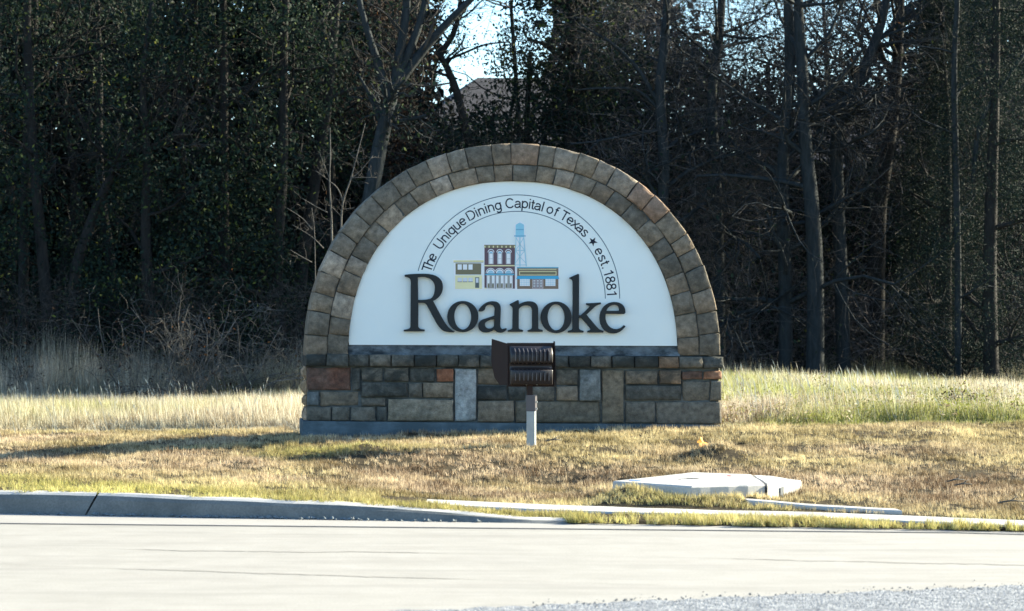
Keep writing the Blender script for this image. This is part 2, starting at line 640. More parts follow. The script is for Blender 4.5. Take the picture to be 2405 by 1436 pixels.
link('grit', fast_mesh('grit', np.array(gv), 3), simple('grit_stone', (0.16, 0.165, 0.17), 0.8, 0.3, 0, 0.5, 60), kind='stuff', label='loose grit along the edge of the asphalt')
# long hairline cracks in the road
road = bpy.data.objects['road']
for (pts, w) in ([(-4.8, -9.9), (-3.6, -10.25), (-2.9, -10.45), (-1.9, -10.7), (-0.7, -11.0)], 0.02), ([(-4.9, -8.9), (-3.2, -9.2), (-1.5, -9.5), (0.5, -9.85), (2.0, -10.2)], 0.022):
    pts = np.array(pts)
    xi = np.arange(pts[0, 0], pts[-1, 0], 0.04)
    yi = np.interp(xi, pts[:, 0], pts[:, 1]) + np.cumsum(RNG.normal(0, 0.009, len(xi)))
    ww = np.clip(w * (0.25 + 0.9 * RNG.random(len(xi))) * (np.sin(xi * 1.7 + 1.2 * np.sin(xi * 3.3)) * 0.5 + 0.5), 0.003, None)
    mb = MB()
    n = len(xi)
    mb.add(np.concatenate([np.stack([xi, yi - ww, np.full_like(xi, .002)], -1), np.stack([xi, yi + ww, np.full_like(xi, .002)], -1)]), [(i, i + 1, n + i + 1, n + i) for i in range(n - 1)])
    mb.build('crack', simple('crack_fill', (0.245, 0.232, 0.21), 0.8, 0.2), parent=road)

# kerb segments
kerb = empty('kerb', (-4, -6.4, 0), kind='structure', label='raised concrete kerb sinking to road level towards the right')


def kerb_segment(x0, x1):
    mb = MB()
    xa = np.arange(x0, x1 + 1e-6, (x1 - x0) / max(3, int((x1 - x0) / 0.22)))
    rings = []
    for x in xa:
        h = float(np.interp(x, ZK_X, ZK))
        hh = max(h, 0.012)
        y = float(Ye(x)) + 0.015 * math.sin(x * 2.3)
        wob = RNG.normal(0, 0.002)
        prof = [(0.0, -0.05), (0.0, 0.0), (0.035, hh * 0.72 + wob), (0.06, hh * 0.93), (0.095, hh + 0.006), (0.22, hh + 0.010), (0.23, -0.05)]
        sk = 0.045 * max(0.0, 1 - abs(x + 4.13) / 0.3)
        rings.append([(x + sk * (b / 0.15 - .5) * 2 * (b >= 0), y + a, b + (RNG.normal(0, .0015) if b > 0 else 0)) for a, b in prof])
    k = len(rings[0])
    n = len(rings)
    f = [(i * k + j, (i + 1) * k + j, (i + 1) * k + j + 1, i * k + j + 1) for i in range(n - 1) for j in range(k - 1)]
    f += [tuple(range(k)), tuple((n - 1) * k + j for j in range(k))[::-1]]
    mb.add(np.array(rings).reshape(-1, 3), f)
    mb.m = [1 if i < (n - 1) * (k - 1) and i % (k - 1) >= 3 else 0 for i in range(len(f))]  # paler top, darker face: sun and shade put into the two materials
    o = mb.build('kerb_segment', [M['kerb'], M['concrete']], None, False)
    o.parent = kerb


for a, b in ((-13.3, -10.21), (-10.2, -7.16), (-7.15, -4.142), (-4.125, -0.62)):
    kerb_segment(a, b)
for o in list(kerb.children):
    o.matrix_parent_inverse = Matrix.Translation(-kerb.location)

# gravel caught along the kerb foot
gv = []
for i in range(420):
    x = RNG.normal(-3.1, 0.75)
    y = float(Ye(x)) - abs(RNG.normal(0, 0.014)) - 0.008
    r = 0.005 + 0.019 * RNG.random() ** 3
    c = np.array([x, y, r * 0.45])
    d = RNG.normal(0, 1, (6, 3)) * 0.18
    base = np.array([[1, 0, 0], [-1, 0, 0], [0, 1, 0], [0, -1, 0], [0, 0, 1], [0, 0, -1]], float)
    p = c + (base + d) * r * np.array([1.2, 1, 0.7])
    for tri in ((0, 2, 4), (2, 1, 4), (1, 3, 4), (3, 0, 4), (2, 0, 5), (1, 2, 5), (3, 1, 5), (0, 3, 5)):
        gv.append(p[list(tri)])
link('gravel', fast_mesh('gravel', np.array(gv), 3), simple('gravel_stone', (0.13, 0.15, 0.16), 0.8, 0.3, 0, 0.4, 40), kind='stuff', label='loose gravel caught along the foot of the kerb')

# concrete strips set in the verge
EDG = np.array([(0.93, -6.14), (1.4, -6.45), (1.95, -6.86)])


def strip_obj(name, line, w, lift, thick, mat, step=0.3, **props):
    xa = np.arange(line[0, 0], line[-1, 0] + 1e-6, step)
    yc = np.interp(xa, line[:, 0], line[:, 1])
    yc = np.convolve(np.pad(yc, 2, 'edge'), np.ones(5) / 5, 'valid')
    zc = H(xa, yc) + lift
    zc = np.convolve(np.pad(zc, 3, 'edge'), np.ones(7) / 7, 'valid')
    mb = MB()
    k = 6
    rg = []
    for x, y, z in zip(xa, yc, zc):
        rg.append([(x, y - w / 2, z - thick), (x, y - w / 2, z - 0.012), (x, y - w / 2 + 0.012, z), (x, y + w / 2 - 0.012, z), (x, y + w / 2, z - 0.012), (x, y + w / 2, z - thick)])
    n = len(rg)
    f = [(i * k + j, (i + 1) * k + j, (i + 1) * k + j + 1, i * k + j + 1) for i in range(n - 1) for j in range(k - 1)]
    f += [tuple(range(k)), tuple((n - 1) * k + j for j in range(k))[::-1]]
    mb.add(np.array(rg).reshape(-1, 3), f)
    return mb.build(name, mat, **props)


strip_obj('pavement_strip', WALK, 0.52, 0.008, 0.2, M['concrete'], kind='structure', label='narrow bright concrete strip running through the verge grass')
strip_obj('edging_strip', EDG, 0.20, 0.03, 0.2, M['concrete'], 0.1, kind='structure', label='short concrete edging in front of the storm drain inlet')

# ------------------------------------------------------------------ the monument sign
sign = empty('monument_sign', (0, 0.3, 0.25), label='arched stone town entrance sign reading Roanoke on a white panel', category='sign')
SINV = Matrix.Translation((0, -0.3, -0.25))


def spart(o, parent=None):
    o.parent = parent or sign
    if parent is None:
        o.matrix_parent_inverse = SINV
    return o


def se_curve(a, b, n, N=600):
    """Half super-ellipse from right foot over the top to the left foot, by arc length: function s in 0..1 -> (dx, dz)."""
    th = np.linspace(0, math.pi, N)
    c, s = np.cos(th), np.sin(th)
    x = a * np.sign(c) * np.abs(c) ** (2 / n)
    z = b * np.abs(s) ** (2 / n)
    L = np.concatenate([[0], np.cumsum(np.hypot(np.diff(x), np.diff(z)))])
    L /= L[-1]
    return lambda u: np.array([np.interp(u, L, x), np.interp(u, L, z)])


CX, CY = 1206, 836
S_OUT = se_curve(487, 499, 2.12)
S_MID = se_curve(437, 449, 2.16)
S_IN = se_curve(387, 410, 2.2)


def arch_pt(curve, u):
    d = curve(u)
    return np.array([sx(CX + d[0]), sz(CY - d[1])])


def make_stone(fn, y0, depth, gap_u, gap_v, rough, color, stain, n=5, label=None, round_=0.004):
    """A hewn block: fn(u, v) in 0..1 gives x,z; its face bulges towards -Y."""
    mb = MB()
    us = np.concatenate([[gap_u], np.linspace(gap_u + 0.04 * (1 - 2 * gap_u), 1 - gap_u - 0.04 * (1 - 2 * gap_u), n - 2), [1 - gap_u]])
    vsn = np.concatenate([[gap_v], np.linspace(gap_v + 0.05 * (1 - 2 * gap_v), 1 - gap_v - 0.05 * (1 - 2 * gap_v), n - 2), [1 - gap_v]])
    pts = []
    tilt_u, tilt_v = RNG.normal(0, rough * 0.6, 2)
    for i, u in enumerate(us):
        for j, v in enumerate(vsn):
            x, z = fn(u, v)
            ed = i in (0, n - 1) or j in (0, n - 1)
            y = y0 + (round_ if ed else -abs(RNG.normal(0.35, 0.5)) * rough) + (u - .5) * tilt_u + (v - .5) * tilt_v
            if ed:
                x += RNG.normal(0, 0.003)
                z += RNG.normal(0, 0.003)
            pts.append((x, y, z))
    f = [(i * n + j, (i + 1) * n + j, (i + 1) * n + j + 1, i * n + j + 1) for i in range(n - 1) for j in range(n - 1)]
    rim = [i * n for i in range(n)] + [(n - 1) * n + j for j in range(1, n)] + [i * n + n - 1 for i in range(n - 2, -1, -1)] + [j for j in range(n - 2, 0, -1)]
    k = len(pts)
    for r_ in rim:
        x, y, z = pts[r_]
        pts.append((x, y0 + depth, z))
    m = len(rim)
    f += [(rim[(i + 1) % m], rim[i], k + i, k + (i + 1) % m) for i in range(m)]
    f.append(tuple(k + i for i in range(m)))
    mb.add(pts, f)
    me = mb.mesh('stone')
    nf = (n - 1) * (n - 1)
    me.polygons.foreach_set('use_smooth', [i < nf for i in range(len(me.polygons))])
    # keep outward normals consistent
    import bmesh
    bm = bmesh.new()
    bm.from_mesh(me)
    bmesh.ops.recalc_face_normals(bm, faces=bm.faces)
    bm.to_mesh(me)
    bm.free()
    o = link('stone', me, M['stone'])
    o.color = (*color, stain)
    if label:
        o['label'] = label
    return spart(o)


TONES = [tuple(c_ * k_ for c_, k_ in zip(q_, (.96, 1.0, 1.0))) for q_ in (alb(118, 117, 100), alb(128, 127, 110), alb(106, 108, 96), alb(138, 138, 124), alb(114, 109, 90), alb(96, 99, 90), alb(122, 118, 98))]


def joints(n, jit):
    e = np.linspace(0, 1, n + 1)
    e[1:-1] += RNG.normal(0, jit / n, n - 1)
    return e


RED = alb(125, 80, 50)
for ring, (c0, c1, n_, y0) in enumerate(((S_OUT, S_MID, 30, 0.0), (S_MID, S_IN, 28, 0.012))):
    e = joints(n_, 0.13)
    for i in range(n_):
        u0, u1 = e[i], e[i + 1]
        jo = RNG.normal(0, 0.006)
        fn = (lambda u, v, u0=u0, u1=u1, c0=c0, c1=c1: arch_pt(c1, u0 + (u1 - u0) * (1 - u)) * (1 - v) + arch_pt(c0, u0 + (u1 - u0) * (1 - u)) * v)
        col = np.array(TONES[RNG.integers(len(TONES))]) * RNG.uniform(0.85, 1.12)
        lab = None
        if ring == 0 and abs((u0 + u1) / 2 - 0.475) < 0.017:
            col = np.array(alb(118, 108, 88))
            lab = 'rust tinged arch stone at the crown'
        if ring == 0 and abs((u0 + u1) / 2 - 0.268) < 0.017:
            col = np.array(alb(122, 108, 88))
            lab = 'arch stone with a rusty orange stain'
        col = col * 0.62 + np.array((1.0, 0.985, 0.86)) * col.mean() * 0.38
        make_stone(fn, y0 + RNG.normal(0, 0.004), 0.55, 0.016, 0.015 if ring == 0 else 0.017, 0.016, tuple(col), 0.35 if lab is None else 0.1, 5, lab)

# mortar core of arch and base (one ring-shaped solid each)
mb = MB()
N = 60
us = np.linspace(0, 1, N + 1)
ro = [arch_pt(S_OUT, u) for u in us]
ri = [arch_pt(S_IN, u) for u in us]
C0 = np.array([sx(CX), sz(CY)])
shr = lambda p, k: C0 + (p - C0) * k
V = []
for y in (0.026, 0.53):
    V += [(*(shr(p, 0.988)[[0]]), y, shr(p, 0.988)[1]) for p in ro]
    V += [(*(shr(p, 1.01)[[0]]), y, shr(p, 1.01)[1]) for p in ri]
a, b, c, d = 0, N + 1, 2 * (N + 1), 3 * (N + 1)
F = []
for i in range(N):
    F += [(a + i, b + i, b + i + 1, a + i + 1), (c + i, c + i + 1, d + i + 1, d + i), (a + i, a + i + 1, c + i + 1, c + i), (b + i, d + i, d + i + 1, b + i + 1)]
F += [(a, c, d, b), (a + N, b + N, d + N, c + N)]
mb.add(V, F)
spart(mb.build('arch_mortar', M['mortar']))
mb = MB()
mb.box((sx(1207), 0.319, (sz(838) + sz(1005)) / 2), (sx(1689) - sx(725), 0.59, sz(838) - sz(1005)))
spart(mb.build('base_mortar', M['mortar']))

# base stones: (x0, y0, x1, y1, tone, stain, label) measured on the face
D1, D2, D3, D4 = alb(66, 78, 78), alb(84, 94, 90), alb(102, 108, 98), alb(48, 58, 60)
BASE = [
    (722, 863, 824, 917, alb(88, 74, 66), .45, 'large reddish brown stone at the left end'), (827, 863, 846, 917, D1, .6, None),
    (722, 920, 749, 953, alb(86, 106, 112), .2, None), (752, 920, 844, 954, D3, .4, None),
    (722, 956, 777, 989, D2, .2, None), (779, 956, 822, 989, D2, .2, None), (824, 956, 882, 989, D2, .15, None), (885, 956, 908, 989, D1, .3, None),
    (849, 864, 899, 896, D2, .9, None), (903, 864, 960, 897, D2, .95, None), (963, 864, 1022, 897, D1, .8, None),
    (1025, 866, 1065, 897, alb(120, 90, 68), 0.0, 'small bright orange stone'),
    (849, 899, 957, 933, D1, .8, None), (960, 900, 991, 934, D2, .4, None), (993, 899, 1065, 935, D3, .15, None),
    (849, 936, 905, 954, D2, .25, None), (911, 938, 1065, 990, alb(112, 122, 112), .3, None),
    (1068, 866, 1119, 989, alb(134, 160, 168), .22, 'tall pale blue white upright stone'),
    (1122, 866, 1175, 904, D3, .5, None), (1178, 866, 1238, 904, D2, .8, None), (1241, 866, 1304, 904, D1, .8, None),
    (1122, 906, 1191, 940, D4, .95, None), (1194, 906, 1235, 941, D1, .7, None), (1238, 906, 1303, 942, D2, .6, None),
    (1122, 942, 1207, 991, D3, .15, None), (1210, 943, 1411, 993, alb(84, 92, 84), .3, None),
    (1307, 868, 1358, 904, D2, .8, None), (1307, 907, 1358, 942, D3, .15, None), (1361, 868, 1410, 942, alb(100, 122, 128), .45, 'pale bluish stone with a dark top'),
    (1414, 869, 1465, 993, alb(100, 106, 94), .25, 'tall grey upright stone'),
    (1469, 870, 1545, 903, D3, .55, None), (1549, 870, 1599, 902, alb(112, 112, 98), .8, None), (1602, 872, 1650, 892, alb(84, 74, 68), .3, 'small reddish stone near the right end'),
    (1653, 872, 1695, 892, alb(112, 94, 76), .2, None),
    (1469, 906, 1600, 941, D1, .35, None), (1603, 895, 1667, 942, D2, .1, None), (1669, 895, 1695, 942, D2, .1, None),
    (1469, 944, 1539, 994, D2, .15, None), (1542, 944, 1695, 996, D2, .12, None)]
for (x0, y0, x1, y1, tone, st, lab) in BASE:
    X0, X1, Z0, Z1 = sx(x0), sx(x1), sz(y1), sz(y0)
    k = RNG.uniform(0.92, 1.08)
    j = RNG.normal(0, 0.006, 4)
    fn = lambda u, v: (X0 + (X1 - X0) * u + j[0] * (u - .5) * (v - .5), Z0 + (Z1 - Z0) * v + j[1] * (u - .5) * (v - .3))
    w, h = X1 - X0, Z1 - Z0
    make_stone(fn, RNG.normal(0.0, 0.006), 0.12, min(0.05, 0.003 / w), min(0.07, 0.003 / h), 0.013, tuple(min(.8, c * k) for c in tone), st, 6 if w > .4 else 5, lab)
CAPX = [718, 766, 818, 867, 918, 972, 1024, 1075, 1127, 1180, 1233, 1285, 1335, 1386, 1436, 1489, 1545, 1593, 1649, 1699]
for a_, b_ in zip(CAPX[:-1], CAPX[1:]):
    f0, f1 = (a_ - 718) / 980, (b_ - 718) / 980
    X0, X1 = sx(a_), sx(b_)
    top = lambda u: sz(831 + 7 * (f0 + (f1 - f0) * u))
    bot = lambda u: sz(861 + 4 * (f0 + (f1 - f0) * u))
    fn = lambda u, v: (X0 + (X1 - X0) * u, bot(u) * (1 - v) + top(u) * v)
    tone = [D1, D2, D4, D1, D1, D2][RNG.integers(6)]
    if a_ == 1545:
        tone = alb(104, 100, 84)
    make_stone(fn, -0.035 + RNG.normal(0, 0.005), 0.70, 0.015, 0.03, 0.018, tone, 0.85 if a_ < 1540 else 0.35, 5, None)
# end quoins on both short sides of the base (rough blocks facing sideways)
for side in (-1, 1):
    rows = [(863, 892), (895, 929), (932, 957), (960, 996)] if side < 0 else [(866, 893), (896, 942), (945, 997)]
    xe = sx(723) if side < 0 else sx(1692)
    for (y0, y1) in rows:
        for (d0, d1) in ((0.125, 0.36), (0.37, 0.63)):
            Z0, Z1 = sz(y1), sz(y0)
            mb = MB()
            n = 4
            P = []
            for i in range(n):
                for j in range(n):
                    ed = i in (0, n - 1) or j in (0, n - 1)
                    P.append((xe + side * ((0.0 if ed else 0.02 + 0.02 * RNG.random()) + 0.012), d0 + (d1 - d0) * i / (n - 1), Z0 + (Z1 - Z0) * j / (n - 1)))
            F = [(i * n + j, (i + 1) * n + j, (i + 1) * n + j + 1, i * n + j + 1) for i in range(n - 1) for j in range(n - 1)]
            if side < 0:
                F = [f[::-1] for f in F]
            rim = [i * n for i in range(n)] + [(n - 1) * n + j for j in range(1, n)] + [i * n + n - 1 for i in range(n - 2, -1, -1)] + [j for j in range(n - 2, 0, -1)]
            k = len(P)
            P += [(xe - side * 0.02, P[r][1], P[r][2]) for r in rim]
            m = len(rim)
            F += [(rim[i], rim[(i + 1) % m], k + (i + 1) % m, k + i) if side < 0 else (rim[(i + 1) % m], rim[i], k + i, k + (i + 1) % m) for i in range(m)]
            mb.add(P, F)
            o = spart(mb.build('stone', M['stone']))
            o.color = (*(np.array(TONES[RNG.integers(len(TONES))]) * 1.1), 0.2)

# footing, sloped wash under the panel, panel
mb = MB()
zt0, zt1 = sz(989), sz(999)
mb.prism([(sx(711), -0.15), (sx(1688), -0.15), (sx(1688), zt1), (sx(711), zt0)], -0.06, 0.66)
spart(mb.build('footing', M['footing']))
mb = MB()
x0, x1 = sx(818), sx(1597)
za, zb = sz(835), sz(809)
gxn, gzn = 70, 6
P = []
for i in range(gxn):
    for j in range(gzn):
        u, v = i / (gxn - 1), j / (gzn - 1)
        ridge = 0.0 if j in (0, gzn - 1) else RNG.normal(0, .006)
        P.append((x0 + (x1 - x0) * u, 0.004 + 0.066 * v ** 0.8 + ridge, za - .008 * u + (zb - za) * v + (RNG.normal(0, .004) if 0 < j < gzn - 1 else 0)))
mb.add(P, [(i * gzn + j, (i + 1) * gzn + j, (i + 1) * gzn + j + 1, i * gzn + j + 1) for i in range(gxn - 1) for j in range(gzn - 1)])
mb.box(((x0 + x1) / 2, 0.25, (za + zb) / 2 - .006), (x1 - x0, 0.3, zb - za - .004))
spart(mb.build('mortar_wash', M['wash'], None, True))
PY0 = 0.045            # panel front
pp = []
for u in np.linspace(0, 1, 73):
    d = S_IN(u)
    zz = sz(CY - d[1])
    if CY - d[1] < 811:
        pp.append((sx(CX + d[0]), zz))
pp = [(sx(1593), sz(813))] + pp + [(sx(821), sz(810.5))]
mb = MB()
n = len(pp)
mb.prism(pp, PY0, PY0 + 0.035)
spart(mb.build('sign_panel', M['panel']))


# --- raised letters traced as outlines
def path(spec, ox, oy, s):
    out = []
    cur = None
    for seg in spec:
        if len(seg) == 2:
            out.append(np.array(seg, float))
            cur = np.array(seg, float)
        else:
            p = np.array(seg, float).reshape(3, 2)
            for t_ in np.linspace(0, 1, 9)[1:]:
                out.append((1 - t_) ** 3 * cur + 3 * (1 - t_) ** 2 * t_ * p[0] + 3 * (1 - t_) * t_ * t_ * p[1] + t_ ** 3 * p[2])
            cur = p[2]
    return [(sx(ox + p[0] / s), sz(oy + p[1] / s)) for p in out]


def ell(cx, cy, rx, ry, n=44, rot=0.0):
    return [(cx + rx * math.cos(a) * math.cos(rot) - ry * math.sin(a) * math.sin(rot), cy + rx * math.cos(a) * math.sin(rot) + ry * math.sin(a) * math.cos(rot)) for a in np.linspace(0, 2 * math.pi, n, endpoint=False)]


def curve_mesh(name, loops, depth, bevel):
    cu = bpy.data.curves.new(name, 'CURVE')
    cu.dimensions = '2D'
    cu.fill_mode = 'BOTH'
    cu.extrude = depth
    cu.bevel_depth = bevel
    cu.bevel_resolution = 1
    for lp in loops:
        sp = cu.splines.new('POLY')
        sp.points.add(len(lp) - 1)
        for p, (x, z) in zip(sp.points, lp):
            p.co = (x, z, 0, 1)
        sp.use_cyclic_u = True
    o = bpy.data.objects.new(name, cu)
    COL.objects.link(o)
    dg = bpy.context.evaluated_depsgraph_get()
    me = bpy.data.meshes.new_from_object(o.evaluated_get(dg))
    bpy.data.objects.remove(o)
    bpy.data.curves.remove(cu)
    me.name = name
    v = np.empty(len(me.vertices) * 3)
    me.vertices.foreach_get('co', v)
    v = v.reshape(-1, 3)
    me.vertices.foreach_set('co', np.stack([v[:, 0], -v[:, 2], v[:, 1]], -1).ravel())
    me.update()
    return me


LETTERS = [
    ('R', (940, 630, 8.45), [
        [(95, 140), (150, 125, 300, 118, 480, 118), (740, 118, 842, 230, 842, 370), (842, 500, 770, 600, 645, 650), (810, 960), (880, 1090, 960, 1225, 1072, 1258), (1060, 1272), (1000, 1275, 920, 1265, 860, 1240), (790, 1200, 740, 1110, 700, 1040), (545, 750), (520, 700, 490, 685, 430, 685), (355, 685), (352, 1150), (352, 1190, 390, 1215, 440, 1218), (482, 1227), (478, 1250), (80, 1252), (80, 1230), (150, 1218, 205, 1215, 212, 1160), (218, 300), (218, 200, 190, 180, 100, 168)],
        [(345, 182), (400, 165, 480, 165, 530, 180), (640, 210, 697, 290, 697, 385), (697, 510, 660, 600, 590, 618), (520, 635, 430, 640, 352, 637)]]),
    ('o', (1040, 690, 13.05), [ell(617, 703, 467, 470), ell(616, 704, 271, 405, rot=-0.03)]),
    ('a', (1110, 690, 13.05), [
        [(205, 500), (250, 420, 300, 370, 350, 335), (450, 265, 530, 242, 620, 242), (790, 242, 855, 330, 855, 480), (838, 960), (838, 1040, 880, 1092, 920, 1092), (970, 1092, 1000, 1068, 1025, 1066), (1042, 1085), (1000, 1140, 940, 1192, 860, 1192), (780, 1192, 730, 1150, 690, 1100), (655, 1105), (570, 1155, 490, 1187, 400, 1187), (270, 1180, 192, 1090, 192, 985), (192, 860, 280, 810, 380, 780), (682, 682), (690, 480), (690, 390, 640, 330, 540, 330), (440, 330, 385, 380, 378, 450), (370, 500, 320, 540, 240, 540), (203, 525)],
        [(674, 765), (500, 800, 370, 850, 370, 940), (370, 1030, 430, 1082, 510, 1082), (580, 1082, 668, 1045, 672, 990)]]),
    ('n', (1110, 690, 13.05), [
        [(1155, 330), (1385, 210), (1408, 216), (1412, 350), (1530, 275, 1640, 242, 1730, 242), (1920, 242, 2002, 340, 2002, 500), (2005, 1050), (2005, 1090, 2050, 1105, 2100, 1110), (2145, 1125), (2140, 1160), (1705, 1162), (1705, 1130), (1760, 1110, 1830, 1100, 1835, 1050), (1840, 530), (1840, 420, 1770, 352, 1650, 352), (1520, 352, 1415, 420, 1408, 500), (1405, 1040), (1405, 1085, 1440, 1105, 1490, 1110), (1538, 1125), (1532, 1160), (1100, 1162), (1100, 1130), (1170, 1108, 1228, 1100, 1235, 1050), (1242, 500), (1242, 400, 1210, 380, 1158, 348)]]),
    ('o', (1260, 690, 13.05), [ell(608, 728, 464, 476), ell(606, 727, 273, 408, rot=-0.03)]),
    ('k', (1325, 635, 8.703), [
        [(118, 158), (285, 82), (301, 90), (298, 930), (345, 925), (400, 890, 460, 820, 520, 760), (540, 735, 545, 715, 462, 708), (460, 680), (560, 680, 650, 675, 742, 665), (748, 688), (690, 705, 660, 712, 620, 745), (450, 910), (560, 1040, 640, 1140, 705, 1205), (730, 1225, 760, 1235, 800, 1245), (795, 1270), (485, 1270), (488, 1244), (540, 1235, 570, 1225, 545, 1190), (385, 1000), (360, 970, 340, 962, 298, 962), (298, 1180), (300, 1220, 340, 1235, 392, 1244), (388, 1270), (88, 1268), (88, 1244), (150, 1235, 178, 1225, 185, 1180), (185, 240), (185, 195, 160, 180, 122, 168)]]),
    ('e', (1325, 635, 8.703), [
        [(1247, 868), (1255, 740, 1170, 655, 1030, 655), (860, 655, 735, 800, 735, 975), (735, 1160, 850, 1290, 1000, 1290), (1100, 1290, 1190, 1230, 1245, 1150), (1225, 1132), (1180, 1190, 1120, 1210, 1060, 1210), (920, 1210, 838, 1080, 838, 950), (838, 920, 840, 900, 845, 886), (1225, 890)],
        [(855, 836), (880, 760, 950, 700, 1030, 700), (1100, 700, 1138, 750, 1138, 820), (1120, 836)]]),
]
for ch, (ox, oy, s_), loops in LETTERS:
    lp = []
    for l_ in loops:
        if len(l_) == 44:
            lp.append([(sx(ox + x / s_), sz(oy + y / s_)) for x, y in l_])
        else:
            lp.append(path(l_, ox, oy, s_))
    me = curve_mesh('letter', lp, 0.016, 0.003)
    v = np.empty(len(me.vertices) * 3)
    me.vertices.foreach_get('co', v)
    v = v.reshape(-1, 3)
    v[:, 1] += PY0 - 0.019 - 0.012
    me.vertices.foreach_set('co', v.ravel())
    spart(link('letter', me, M['letter'], label='dark raised serif letter ' + ch))


# --- slogan on the arc
AC = (1216, 700)
word_spec = [('The', 161.4, 154.2), ('Unique', 145.4, 125.6), ('Dining', 119.2, 101.7), ('Capital', 94.6, 74.2), ('of', 69.5, 65.3), ('Texas', 59.9, 43.8), ('est.', 29.6, 19.2), ('1881', 15.6, 3.0)]
CAPH, XH, SW = .716, .519, .096


def arc(cx_, cy_, rx, ry, a0, a1, n=14):
    return [(cx_ + rx * math.cos(R(a)), cy_ + ry * math.sin(R(a))) for a in np.linspace(a0, a1, n)]


hb = SW / 2
bowl = lambda: arc(.275, XH / 2, .195, XH / 2 - hb + .01, 0, 360, 28)
GLYPH = {      # advance width, strokes (em units, centre lines)
    'T': (.611, [[(.03, CAPH - hb), (.58, CAPH - hb)], [(.305, CAPH - hb), (.305, 0)]]),
    'h': (.556, [[(.105, 0), (.105, CAPH)], [(.105, .30)] + arc(.275, XH - hb - .165, .17, .165, 160, 0, 10) + [(.445, 0)]]),
    'e': (.556, [[(.08, .275), (.47, .275)], [(.47, .275)] + arc(.275, XH / 2, .195, XH / 2 - hb + .01, 5, 322, 26)]),
    'U': (.722, [[(.125, CAPH), (.125, .26)] + arc(.36, .26, .235, .235, 180, 360, 14) + [(.595, CAPH)]]),
    'n': (.556, [[(.105, 0), (.105, XH)], [(.105, .30)] + arc(.275, XH - hb - .165, .17, .165, 160, 0, 10) + [(.445, 0)]]),
    'i': (.222, [[(.11, 0), (.11, XH)], [(.11, .62), (.11, CAPH)]]),
    'q': (.556, [bowl(), [(.45, XH), (.45, -.2)]]),
    'u': (.556, [[(.105, XH), (.105, .20)] + arc(.275, .20, .17, .165, 180, 340, 10) + [(.445, .25)], [(.445, 0), (.445, XH)]]),
    'D': (.722, [[(.35, hb), (.12, hb), (.12, CAPH - hb), (.35, CAPH - hb)] + arc(.35, CAPH / 2, .285, CAPH / 2 - hb, 88, -90, 16)]),
    'g': (.556, [bowl(), [(.45, XH), (.45, .0)] + arc(.275, -.03, .175, .145, 0, -155, 12)]),
    'C': (.722, [arc(.375, CAPH / 2, .285, CAPH / 2 - hb + .01, 38, 322, 26)]),
    'a': (.556, [arc(.27, XH - hb - .135, .165, .135, 160, 0, 10) + [(.435, .10), (.46, .0)], [(.435, .29), (.25, .265)] + arc(.22, .15, .145, .115, 95, 280, 12) + [(.33, .055), (.435, .16)]]),
    'p': (.556, [arc(.285, XH / 2, .19, XH / 2 - hb + .01, 0, 360, 28), [(.105, XH), (.105, -.2)]]),
    't': (.278, [[(.13, .66), (.13, .10)] + arc(.20, .10, .07, .065, 180, 280, 6) + [(.26, .035)], [(.02, XH - hb), (.255, XH - hb)]]),
    'l': (.222, [[(.11, 0), (.11, CAPH)]]),
    'o': (.556, [arc(.278, XH / 2, .20, XH / 2 - hb + .01, 0, 360, 28)]),
    'f': (.278, [[(.125, 0), (.125, .58)] + arc(.225, .58, .10, .095, 180, 80, 8) + [(.285, .675)], [(.01, XH - hb), (.26, XH - hb)]]),
    'x': (.5, [[(.03, 0), (.47, XH)], [(.03, XH), (.47, 0)]]),
    's': (.5, [arc(.245, XH - hb - .105, .155, .108, 20, 180, 9) + [(.12, .33), (.25, .27), (.36, .215)] + arc(.25, .145, .165, .115, 20, -165, 11)]),
    '.': (.278, [[(.139, 0), (.139, .10)]]),
    '1': (.556, [[(.33, 0), (.33, .70)], [(.33, .70), (.27, .61), (.13, .535)]]),
    '8': (.556, [arc(.278, .535, .155, .145, 0, 360, 22), arc(.278, .20, .19, .165, 0, 360, 24)]),
}
mb = MB()
SC, RB = 23.5 / CAPH, 211.5
for w, a0, a1 in word_spec:
    cent, cur = [], 0.0
    for ch in w:
        adv, st_ = GLYPH[ch]
        ink_x = [p[0] for q_ in st_ for p in q_]
        cent.append(cur + (min(ink_x) + max(ink_x)) / 2)
        cur += adv
    for ch, c_ in zip(w, cent):
        adv, st_ = GLYPH[ch]
        ink_x = [p[0] for q_ in st_ for p in q_]
        mid_ = (min(ink_x) + max(ink_x)) / 2
        a = R(a0 + (a1 - a0) * (c_ - cent[0]) / (cent[-1] - cent[0]))
        for q_ in st_:
            q_ = np.array(q_)
            lx, rad = (q_[:, 0] - mid_) * SC, RB + q_[:, 1] * SC
            px = AC[0] + rad * math.cos(a) + lx * math.sin(a)
            py = AC[1] - rad * math.sin(a) + lx * math.cos(a)
            n0 = len(mb.v)
            mb.tube(np.stack([sx(px), np.zeros_like(px), sz(py)], -1), SW * SC / 228 / 2, 8)
            mb.v[n0][:, 1] = PY0 - .0008 + mb.v[n0][:, 1] * .2
